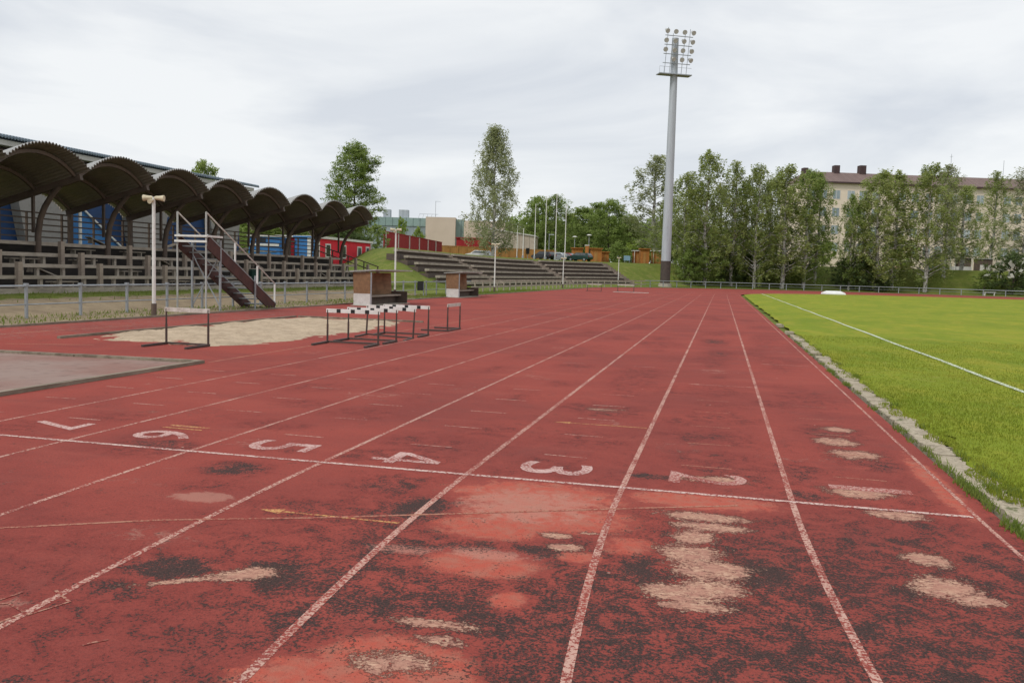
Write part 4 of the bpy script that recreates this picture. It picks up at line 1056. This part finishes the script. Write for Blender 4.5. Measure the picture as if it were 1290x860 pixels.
# far wood closing the view
g = np.random.default_rng(5); Vw = []
for px in np.arange(640, 1500, 6.0):
    D = 262+g.uniform(-10,25); x, y = G(px, D); top = 8+g.uniform(2,7); n = 380
    pts = np.stack([x+g.normal(0,1.8,n), y+g.normal(0,1.8,n), 4+np.sqrt(g.random(n))*top*(1-.1*g.random(n))],-1); d1 = g.normal(0,.34,(n,3)); d2 = g.normal(0,.34,(n,3))
    Vw.append(np.stack([pts-d1,pts-d2,pts+d1,pts+d2],1).reshape(-1,3))
for px in np.arange(-200, 500, 7.0):
    D = 210+g.uniform(-10,25); x, y = G(px, D); top = 6+g.uniform(1,4); n = 300
    pts = np.stack([x+g.normal(0,1.8,n), y+g.normal(0,1.8,n), 3+np.sqrt(g.random(n))*top],-1); d1 = g.normal(0,.34,(n,3)); d2 = g.normal(0,.34,(n,3))
    Vw.append(np.stack([pts-d1,pts-d2,pts+d1,pts+d2],1).reshape(-1,3))
Vw = np.concatenate(Vw)
o = np_mesh('distant_wood', Vw, np.arange(len(Vw)).reshape(-1,4), MT['leafmid']); o['kind'] = 'stuff'; tag(o, 'distant mass of trees closing the view behind the bend', 'wood')

# ------------------------------------------------------------------ buildings behind
VR = math.atan2(syw, cyw)          # heading of things that face the track end
x0_, y0_ = G(1160, 196); zb = 4.2
ap = thing('apartment_block', 'long cream apartment block with mauve hipped roof behind the birches', 'apartment building', (x0_,y0_,zb), R(17))
HB = ZH(1160, 234, 196)-zb; HWd = 28.5
MB().bbox((-HWd,0,-1),(60,12,HB)).build('wall', MT['cream_wall'], ap)
rf = MB(); e0, e1 = -HWd-.5, 60.5
rf.add([(e0,-.6,HB+.02),(e1,-.6,HB+.02),(e1,12.6,HB+.02),(e0,12.6,HB+.02),(e0+4,6,HB+2.9),(e1-4,6,HB+2.9)], [(0,3,2,1),(0,1,5,4),(1,2,5),(2,3,4,5),(3,0,4)])
rf = rf.build('roof', MT['mauve'], ap)
MB().bbox((e0-.05,-.72,HB-.25),(e1,-.61,HB+.1)).build('gutter', MT['chimney'], ap)
for u, w_, h_ in ((-25.5,1.0,3.6),(-18.3,1.2,4.4),(-12.3,1.4,4.6),(7.2,1.3,3.9)):
    MB().bbox((u-w_/2,5.2,HB+1.5),(u+w_/2,6.8,HB+h_)).build('chimney', MT['chimney'], rf)
MB().tube([(8.5,6,HB+2.5),(8.5,6,HB+8)], .05, 6).bar((8.5,5.4,HB+7.4),(8.5,6.6,HB+7.4),.05).build('aerial', MT['galv'], rf)
MB().tube([(21,6,HB+2.5),(21,6,HB+7)], .05, 6).build('aerial', MT['galv'], rf)
wf = None
for r_ in range(4):
    for c_ in range(25):
        if c_ in (6,14): continue
        u = -26.4+2.98*c_+(.3 if c_%3 == 0 else 0); z = HB-3.55-3.82*r_
        if wf is None:
            wf = MB().bbox((-.85,-.06,-.08),(.85,-.005,0)).bbox((-.85,-.06,1.8),(.85,-.005,1.88)).bbox((-.85,-.06,.001),(-.77,-.005,1.799)).bbox((.77,-.06,.001),(.85,-.005,1.799)).bbox((-.04,-.05,.001),(.04,-.005,1.799)).build('window', MT['trim'], ap)
            MB().bbox((-.768,-.03,.002),(.768,-.004,1.798)).build('pane', MT['glass'], wf); o = wf
        else: o = dup(wf, ap)
        o.location = (u, 0, z)
# beige and teal school block
x0_, y0_ = G(535, 190); zs = 4.4
bb = thing('school_building', 'modern beige building with teal glazed wing behind the terrace', 'building', (x0_,y0_,zs), R(13.25))
pxm = 190/F_PX
hb_ = ZH(535,273,190)-zs
MB().bbox((0,0,-1),(6.4,14,hb_)).build('beige_block', MT['beige'], bb)
MB().bbox((-14,2.5,-1),(-.02,14,hb_-.45)).build('teal_wing', MT['teal'], bb)
MB().bbox((-14,2.2,hb_-2.0),(-.03,2.49,hb_-.2)).build('teal_band', MT['teal'], bb)
MB().bbox((-14,2.42,.2),(-.04,2.49,hb_-2.1)).build('glazing', MT['glass'], bb)
b = MB()
for u in np.arange(-13.5,-.2,1.5): b.bbox((u-.05,2.36,.2),(u+.05,2.41,hb_-2.1))
b.build('mullions', MT['galv'], bb)
MB().bbox((6.42,1.5,-1),(8.2,14,hb_-.3)).build('teal_return', MT['teal'], bb)
MB().bbox((8.22,.5,-1),(17,14,hb_-.55)).build('beige_wing', MT['beige'], bb)
MB().bbox((.9,-.08,.0),(1.9,-.005,2.2)).build('door', MT['fascia'], bb)
for a, b_ in ((478,487),(498,510)):
    u0, u1 = (a-535)*pxm, (b_-535)*pxm
    MB().bbox((u0,4,hb_-.6),(u1,6,hb_+1.6)).build('roof_unit', MT['mastgrey'], bb)
b = MB()
for u in np.arange(-2,2.5,.9): b.bar((u,3,hb_-.5),(u+.35,3,hb_+.75),.05)
b.bar((-1.7,3,hb_+.75),(2.4,3,hb_+.75),.06); b.build('roof_railing', MT['galv'], bb)
MB().tube([(1.7,4,hb_),(1.7,4,hb_+3.7)], .04, 6).bar((1.7,4,hb_+3.65),(2.8,4,hb_+3.6),.05).build('aerial', MT['galv'], bb)
x1_, y1_ = G(640, 188)
rb = thing('ribbed_hall', 'pale building with vertical ribbed cladding right of the isolated birch', 'building', (x1_,y1_,4.4), R(8))
h2_ = ZH(640,290,188)-4.4
MB().add([(-7,0,-1),(5.6,0,-1),(5.6,9,-1),(-7,9,-1),(-7,0,h2_+.5),(5.6,0,h2_-1.2),(5.6,9,h2_-1.2),(-7,9,h2_+.5)],[(0,3,2,1),(4,5,6,7),(0,1,5,4),(1,2,6,5),(2,3,7,6),(3,0,4,7)]).build('wall', MT['beigegroove'], rb)
MB().add([(-7.2,-.25,h2_+.52),(5.8,-.25,h2_-1.23),(5.8,9.2,h2_-1.23),(-7.2,9.2,h2_+.52),(-7.2,-.25,h2_+.75),(5.8,-.25,h2_-1.0),(5.8,9.2,h2_-1.0),(-7.2,9.2,h2_+.75)],[(0,3,2,1),(4,5,6,7),(0,1,5,4),(1,2,6,5),(2,3,7,6),(3,0,4,7)]).build('roof', MT['fascia'], rb)
x2_, y2_ = G(574, 168)
rh = thing('red_hut', 'low dark red hut with one white window beside the beige building', 'hut', (x2_,y2_,4.1), R(13))
hh = ZH(574,300,168)-4.1
MB().bbox((0,0,-1),(7.0,4,hh)).build('wall', MT['darkred'], rh); MB().bbox((-.2,-.2,hh+.01),(7.2,4.2,hh+.18)).build('roof', MT['darkred'], rh)
w = MB().bbox((.7,-.06,.45),(2.2,-.004,1.75)).build('window', MT['trim'], rh); MB().bbox((.85,-.075,.57),(1.4,-.062,1.63)).bbox((1.5,-.075,.57),(2.05,-.062,1.63)).build('pane', MT['glass'], w)
# red cabin behind the stand
cb = thing('red_cabin', 'bright red cabin with white trim and small windows beyond the grandstand', 'cabin', (-37.5,73.8,1.7))
MB().bbox((-4,0,-.6),(0,12.4,2.45)).build('wall', MT['redboard'], cb)
MB().bbox((-4.2,-.15,2.46),(.18,12.6,2.68)).build('roof_edge', MT['trim'], cb)
MB().bbox((.003,-.04,-.4),(.05,.35,2.44)).build('corner_board', MT['trim'], cb); MB().bbox((.003,12.25,-.4),(.05,12.44,2.44)).build('corner_board', MT['trim'], cb)
for y_ in (2.1,5.6,9.4):
    w = MB().bbox((.003,y_-.55,.75),(.06,y_+.55,2.05)).build('window', MT['trim'], cb); MB().bbox((.062,y_-.40,.88),(.07,y_+.40,1.92)).build('pane', MT['darkglass'], w)
w = MB().bbox((.003,11.0,.3),(.06,11.9,2.1)).build('door', MT['trim'], cb); MB().bbox((.062,11.15,.9),(.07,11.75,1.95)).build('pane', MT['darkglass'], w)
def kiosk(name, label, cat, px0, px1, D, top, bottom, mats, extra=None):
    xa, ya = G(px0, D); xb, yb = G(px1, D); L = math.hypot(xb-xa, yb-ya); zt = ZH((px0+px1)/2, top, D); zb_ = ZH((px0+px1)/2, bottom, D); hh = zt-zb_
    t = thing(name, label, cat, (xa,ya,zb_), math.atan2(yb-ya,xb-xa))
    MB().bbox((0,0,-.8),(L,2.6,hh)).build('wall', MT[mats[0]], t)
    MB().bbox((-.12,-.12,hh+.005),(L+.12,2.7,hh+.12)).build('roof', MT[mats[1]], t)
    if extra: extra(t, L, hh)
    return t
def ban(t, L, h):
    MB().bbox((.05,-.05,h*.42),(L-.05,-.004,h*.56)).build('white_stripe', MT['whitep'], t); MB().bbox((L*.25,-.05,h*.62),(L*.55,-.004,h*.9)).build('hatch', MT['darkglass'], t)
    MB().bbox((.3,-.05,h*.05),(L-.3,-.004,h*.12)).build('sill', MT['trim'], t)
kiosk('blue_kiosk', 'blue kiosk with white stripes seen through the stand posts', 'kiosk', 313, 352, 76, 298, 318, ('lightblue','whitep'), ban)
kiosk('red_box', 'red storage box beside the blue container under the stand roof', 'storage box', 359, 370, 78, 305, 326, ('redp','brown'), lambda t,L,h: MB().bbox((.1,-.04,h*.1),(L-.1,-.004,h*.85)).build('door', MT['redp'], t))
kiosk('blue_container', 'light blue container with white corner left of the red cabin', 'container', 371, 392, 78, 299, 325, ('lightblue','lightblue'), lambda t,L,h: MB().bbox((L-.35,-.05,-.5),(L,-.004,h)).build('white_corner', MT['whitep'], t))
xs, ys_ = G(286, 66); sg = thing('pink_sign', 'pink red sign boards with white panel near the end of the hall', 'sign', (xs,ys_,1.8), R(20))
MB().bbox((-.05,0,-.6),(.05,.08,2.2)).build('post', MT['galv'], sg); MB().bbox((-.4,-.05,1.0),(.9,-.01,2.0)).build('board', MT['pinkp'], sg); MB().bbox((0,-.06,1.3),(.6,-.052,1.65)).build('white_panel', MT['whitep'], sg); MB().bbox((-.3,-.05,2.3),(.2,-.01,2.75)).build('top_board', MT['pinkp'], sg)
xs, ys_ = -24.7, 40.9; gb = thing('green_bin', 'dark green bin standing on the lowest tier of the stand', 'bin', (xs-.35,ys_,.55))
MB().tube([(0,0,0),(0,0,.75)], [.24,.30], 12).build('bin_body', MT['greenp'], gb); MB().tube([(0,0,.755),(0,0,.82)], .31, 12).build('lid', MT['greenp'], gb)
# boundary fences on the plateau
def board_fence(name, label, pA, pB, h, mat, cap, npost, zoff=0, postmat='trim'):
    (xa,ya),(xb,yb) = pA, pB; L = math.hypot(xb-xa, yb-ya); za, zb_ = Hz(xa,ya)+zoff, Hz(xb,yb)+zoff
    t = thing(name, label, 'fence', (xa,ya,0), math.atan2(yb-ya,xb-xa))
    MB().add([(0,0,za-.5),(L,0,zb_-.5),(L,.08,zb_-.5),(0,.08,za-.5),(0,0,za+h),(L,0,zb_+h),(L,.08,zb_+h),(0,.08,za+h)],[(0,3,2,1),(4,5,6,7),(0,1,5,4),(1,2,6,5),(2,3,7,6),(3,0,4,7)]).build('board_panel', MT[mat], t)
    MB().bar((0,.04,za+h+.06),(L,.04,zb_+h+.06),.18,.1).build('cap_rail', MT[cap], t)
    for i in range(npost):
        u = L*(i+.1)/npost; z = za+(zb_-za)*u/L; MB().bbox((u-.09,-.12,z-.4),(u+.09,-.004,z+h)).build('post', MT[postmat], t)
board_fence('red_fence', 'dark red boarded fence with pale posts above the left end of the terrace', G(483,105), G(556,150), 2.1, 'darkred', 'darkred', 6, .1, 'trim')
board_fence('tan_fence', 'long tan boarded fence at the back of the car park', G(553,162), G(700,168), 1.75, 'tan', 'tan', 14, .1, 'tan')
# wooden sheds by the trees
def shed(label, px0, px1, D, top, mat='orange', roof='orange', posts=False):
    xa, ya = G(px0, D); xb, yb = G(px1, D); L = math.hypot(xb-xa,yb-ya); z = Hz(xa,ya); h = ZH((px0+px1)/2, top, D)-z
    t = thing('wooden_shed', label, 'shed', (xa,ya,z), math.atan2(yb-ya,xb-xa), 'wooden sheds by the trees')
    MB().bbox((0,0,-.5),(L,2,h-.15)).build('wall', MT[mat], t)
    MB().bbox((-.2,-.3,h-.14),(L+.2,2.2,h)).build('roof', MT[roof], t)
    MB().bbox((L*.3,-.03,-.2),(L*.62,-.004,h*.72)).build('door', MT['tan'], t)
    if posts: MB().bbox((.1,-.28,-.4),(.2,-.18,h-.15)).bbox((L-.2,-.28,-.4),(L-.1,-.18,h-.15)).build('post', MT['trim'], t)
shed('orange shed partly behind the dark green car', 720, 733, 166, 312); shed('square orange shed right of the parked cars', 743.5, 757, 160, 312.5); shed('small orange shed beside the leaning pole', 757.5, 766, 163, 317)
shed('orange hut with white roof, left of the mast', 797, 812, 172, 315.5, roof='whitep', posts=True); shed('taller orange hut without white roof left of the mast', 806, 817, 169, 313); shed('orange hut with white roof touching the mast outline', 821, 836, 172, 315.5, roof='whitep', posts=True)
xs, ys_ = G(738.5, 161); t = thing('brick_pillar', 'tall narrow orange pillar between the wooden sheds', 'pillar', (xs,ys_,Hz(xs,ys_))); MB().bbox((-.3,-.3,-.3),(.3,.3,2.9)).build('shaft', MT['orange'], t); MB().bbox((-.4,-.4,2.905),(.4,.4,3.05)).build('cap', MT['trim'], t)
xs, ys_ = G(789, 163); t = thing('info_sign', 'small pale blue sign on the grass bank left of the huts', 'sign', (xs,ys_,Hz(xs,ys_)), R(14)); MB().bbox((-.6,-.04,.5),(.6,.0,1.4)).build('board', MT['signblue'], t); MB().bbox((-.5,.005,-.2),(-.42,.05,1.3)).bbox((.42,.005,-.2),(.5,.05,1.3)).build('leg', MT['galv'], t)
# open hut, tarpaulin and bench on the right
xs, ys_ = G(1209, 181); zz = Hz(xs,ys_)
t = thing('open_hut', 'small open hut with slanted pale roof behind the right bank', 'hut', (xs,ys_,zz), R(10)); 
MB().bbox((-2.4,0,-.3),(2.2,2.2,.75)).build('wall', MT['fascia'], t); MB().bbox((-.4,.3,.76),(2.1,2.0,2.6)).build('inner_wall', MT['dugbox'], t)
MB().add([(-2.8,-.5,3.35),(2.6,-.5,2.75),(2.6,2.6,2.75),(-2.8,2.6,3.35),(-2.8,-.5,3.5),(2.6,-.5,2.9),(2.6,2.6,2.9),(-2.8,2.6,3.5)],[(0,3,2,1),(4,5,6,7),(0,1,5,4),(1,2,6,5),(2,3,7,6),(3,0,4,7)]).build('roof', MT['duggrey'], t)
for u in (-2.3,-1.4,2.0): MB().bbox((u-.06,-.4,-.3),(u+.06,-.28,3.1)).build('post', MT['trim'], t)
xs, ys_ = G(1239, 184); t = thing('brown_shed', 'dark brown shed right of the small open hut', 'shed', (xs,ys_,Hz(xs,ys_)), R(10)); MB().bbox((-1.4,0,-.3),(1.5,2,2.4)).build('wall', MT['dugbox'], t); MB().bbox((-1.6,-.2,2.405),(1.7,2.2,2.55)).build('roof', MT['duggrey'], t); MB().bbox((-1.0,-.04,-.2),(-.1,-.004,1.2)).build('door', MT['trim'], t)
xs, ys_ = G(1179, 184); t = thing('tarpaulin_cover', 'low blue tarpaulin cover on the right bank', 'tarpaulin', (xs,ys_,Hz(xs,ys_)), R(14))
b = MB(); 
for i in range(12):
    u = -1.9+.32*i; z1, z2 = 1.0+.12*math.sin(i*1.3), 1.0+.12*math.sin((i+1)*1.3)
    b.add([(u,0,-.2),(u+.32,0,-.2),(u+.32,.4,z2),(u,.4,z1),(u,1.6,z1),(u+.32,1.6,z2)],[(0,1,2,3),(3,2,5,4)])
b.build('sheet', MT['bluetarp'], t)
xs, ys_ = G(1139, 184); t = thing('tent', 'low pinkish tent roof behind the right bank', 'tent', (xs,ys_,Hz(xs,ys_)), R(14)); MB().add([(-1.6,0,0),(1.6,0,0),(1.6,2.5,0),(-1.6,2.5,0),(-1.0,1.2,1.25),(1.0,1.2,1.25)],[(0,1,5,4),(1,2,5),(2,3,4,5),(3,0,4)]).build('canopy', simple('pink_canvas',(.45,.26,.22),None,2,.8), t)
xs, ys_ = G(1247, depth_behind(1247, 1.2)); t = thing('bench', 'low white bench at the far fence beside the flowering bush', 'bench', (xs,ys_,Hz(xs,ys_)), R(14)); MB().bbox((-1.0,-.2,.52),(1.0,.2,.60)).build('seat', MT['whitep'], t); 
for u in (-.8,.8): MB().bbox((u-.05,-.15,-.05),(u+.05,.15,.515)).build('leg', MT['whitep'], t)
# high jump mat cover
xs, ys_ = G(1050.5, 112); t = thing('jump_mat', 'low white mat cover on the far edge of the pitch', 'mat', (xs,ys_,.04), R(13))
b = MB(); b.add([(-1.25,-1,0),(1.25,-1,0),(1.25,1,0),(-1.25,1,0),(-1.2,-.95,.18),(1.2,-.95,.18),(1.2,.95,.18),(-1.2,.95,.18),(-.7,-.55,.42),(.7,-.55,.42),(.7,.55,.42),(-.7,.55,.42)],[(0,1,5,4),(1,2,6,5),(2,3,7,6),(3,0,4,7),(4,5,9,8),(5,6,10,9),(6,7,11,10),(7,4,8,11),(8,9,10,11)]); b.build('cover', MT['mat'], t)
MB().bbox((-1.3,-1.05,-.02),(1.3,1.05,-.005)).build('pallet', MT['timber'], t)
# ------------------------------------------------------------------ flagpoles, street lamps, cars
for px, top, D, lab in ((650.5,285,160,'faint thin flagpole farthest left behind the isolated birch'),(658,289,137,'short flagpole at the left end of the row'),(672.4,258,137,'second flagpole from the left in the white row'),(685.7,248,137,'flagpole left of the tallest one'),(698.5,245,137,'tallest white flagpole, second from the right'),(710.7,258,137,'rightmost flagpole of the white row')):
    x, y = G(px, D); z = Hz(x,y); h = ZH(px, top, D)-z
    t = thing('flagpole', lab, 'flagpole', (x,y,z), 0, 'white flagpoles above the terrace')
    MB().tube([(0,0,-.3),(0,0,h)], [.085,.05], 10).build('pole', MT['whitep'], t, True); MB().tube([(0,0,h),(0,0,h+.12)], [.08,.04], 8).build('finial', MT['whitep'], t); MB().bbox((-.14,-.14,-.3),(.14,.14,.5)).build('foot', MT['galv'], t)
def street_lamp(px, top, D, lab, arm):
    x, y = G(px, D); z = Hz(x,y); h = ZH(px, top, D)-z; t = thing('street_lamp', lab, 'street lamp', (x,y,z), R(13), 'street lamps by the car park')
    MB().tube([(0,0,-.3),(0,0,h)], [.09,.06], 8).build('pole', MT['galv'], t)
    if arm: MB().bbox((-.1,-.15,h),(.9,.15,h+.16)).build('lamp_head', MT['mastgrey'], t)
    else: MB().tube([(0,0,h-.05),(0,0,h+.08),(0,0,h+.25)], [.15,.55,.2], 12).build('lamp_head', MT['whitep'], t)
street_lamp(690.5, 296, 172, 'street lamp with a short arm between the flagpoles', True); street_lamp(722.5, 299, 178, 'street lamp above the dark green car', False); street_lamp(740.5, 297, 172, 'street lamp above the narrow orange pillar', False)
xs, ys_ = G(664, 142); t = thing('waste_bin', 'dark round bin on a post left of the black car', 'bin', (xs,ys_,Hz(xs,ys_))); MB().tube([(0,0,.8),(0,0,1.75)], [.26,.3], 12).build('bin_body', MT['black'], t); MB().tube([(0,0,-.2),(0,0,.8)], .05, 8).build('post', MT['galv'], t)
def car(px, D, heading, paint, lab, estate, dz=0):
    x, y = G(px, D); z = Hz(x,y)+dz
    t = thing('parked_car', lab, 'car', (x,y,z), heading, 'cars parked above the terrace')
    # side profile (length along x), then tapered across
    roofp = [(-2.15,.45),(-2.2,.75),(-2.05,.98)] + ([(-1.75,1.42),(.35,1.46)] if estate else [(-1.35,1.02),(-.75,1.42),(.3,1.44)]) + [(1.05,1.0),(1.95,.82),(2.15,.62),(2.12,.4)]
    lo = [(1.75,.28),(-1.8,.28)]
    pr = roofp+lo; n = len(pr); b = MB(); vs = []
    for wy, kz in ((-.86,1),(.86,1)):
        for px_, pz in pr:
            tap = 1-.22*max(0,(pz-.95)/.5); vs.append((px_, wy*tap, pz))
    fs = [(i,(i+1)%n,n+(i+1)%n,n+i) for i in range(n)]+[tuple(range(n-1,-1,-1)), tuple(range(n,2*n))]
    b.add(vs, fs); body = b.build('body', MT[paint], t)
    for sgn in (-1,1):
        gp = [(-1.6 if estate else -1.1,1.02),(-1.45 if estate else -.68,1.34),(.28,1.37),(.85,1.02)]
        MB().add([(u, sgn*(.875-.86*.22*max(0,(zz-.95)/.5)), zz) for u, zz in gp], [(0,1,2,3)]).build('side_window', MT['darkglass'], t)
        for u in (-1.35,1.3):
            w = MB().tube([(u,sgn*.68,.31),(u,sgn*.90,.31)], .31, 16).build('wheel', MT['rubber'], t); MB().tube([(u,sgn*.901,.31),(u,sgn*.915,.31)], .19, 12).build('rim', MT['galv'], w)
        MB().bbox((-2.20,sgn*.80-.09,.70),(-2.16,sgn*.80+.05,.98)).build('tail_light', MT['redlamp'], t); MB().bbox((2.10,sgn*.68-.14,.60),(2.17,sgn*.68+.12,.76)).build('headlight', MT['glass'], t)
    def scr(a, c): 
        vs = [(q[0]+.012*sg_, s_*(.80-.86*.22*max(0,(q[1]-.95)/.5)), q[1]+.012) for q, sg_ in ((a,1),(c,1)) for s_ in (-1,1)]; return MB().add([vs[0],vs[1],vs[3],vs[2]], [(0,1,2,3)])
    scr((1.0,1.03),(.36,1.43)).build('windscreen', MT['darkglass'], t)
    if estate: MB().add([(-2.06,-.66,1.02),(-2.06,.66,1.02),(-1.80,.62,1.37),(-1.80,-.62,1.37)], [(0,1,2,3)]).build('rear_window', MT['darkglass'], t)
    else: MB().add([(-1.34,-.66,1.045),(-1.34,.66,1.045),(-.79,.6,1.41),(-.79,-.6,1.41)], [(0,1,2,3)]).build('rear_window', MT['darkglass'], t)
car(684, 153, R(150), 'carblack', 'black car parked behind the flagpoles', True); car(703, 156, R(165), 'carsilver', 'silver car between the black and the red car', False); car(714, 160, R(160), 'carred', 'red car mostly hidden behind the dark green estate', False)
car(729.5, 151, R(160), 'cargreen', 'dark green estate car at the right end of the parked row', True); car(602, 146, R(170), 'carwhite', 'white car half hidden by the terrace below the isolated birch', True, -.35)

# ------------------------------------------------------------------ light
wd = bpy.data.worlds.new('World'); S.world = wd; wd.use_nodes = True; nt = wd.node_tree; nd = nt.nodes
bg = nd['Background']
SUN_EL, SUN_AZ = R(48), R(215)
sky = nd.new('ShaderNodeTexSky'); sky.sky_type = 'NISHITA'; sky.sun_disc = False; sky.sun_elevation = SUN_EL; sky.sun_rotation = SUN_AZ
tc = nd.new('ShaderNodeTexCoord'); mp = nd.new('ShaderNodeMapping'); mp.inputs['Scale'].default_value = (1.3,1.3,5.5); mp.inputs['Rotation'].default_value = (R(9),R(-12),0.4)
nz = nd.new('ShaderNodeTexNoise'); nz.inputs['Scale'].default_value = 1.7; nz.inputs['Detail'].default_value = 7; nz.inputs['Roughness'].default_value = .52; nz.inputs['Distortion'].default_value = .5
rp2 = nd.new('ShaderNodeValToRGB'); rp2.color_ramp.elements[0].position = .36; rp2.color_ramp.elements[0].color = (5.9,6.2,6.65,1); rp2.color_ramp.elements[1].position = .57; rp2.color_ramp.elements[1].color = (7.75,7.9,8.0,1)
mx2 = nd.new('ShaderNodeMix'); mx2.data_type = 'RGBA'; mx2.inputs[0].default_value = .93
nt.links.new(tc.outputs['Generated'], mp.inputs[0]); nt.links.new(mp.outputs[0], nz.inputs['Vector']); nt.links.new(nz.outputs['Fac'], rp2.inputs[0])
nt.links.new(sky.outputs[0], mx2.inputs[6]); nt.links.new(rp2.outputs[0], mx2.inputs[7]); nt.links.new(mx2.outputs[2], bg.inputs[0]); bg.inputs[1].default_value = .1
sl = bpy.data.lights.new('sun', 'SUN'); sl.energy = 1.5; sl.angle = R(14); sl.color = (1,.97,.92)
so = bpy.data.objects.new('sun', sl); COL.objects.link(so)
sd = Vector((math.sin(SUN_AZ)*math.cos(SUN_EL), math.cos(SUN_AZ)*math.cos(SUN_EL), math.sin(SUN_EL)))
so.rotation_euler = (-sd).to_track_quat('-Z', 'Y').to_euler()
S.render.engine = 'CYCLES'
S.view_settings.view_transform = 'Standard'; S.view_settings.look = 'None'; S.view_settings.exposure = .27; S.view_settings.gamma = 1
S.render.resolution_x = 1024; S.render.resolution_y = 682
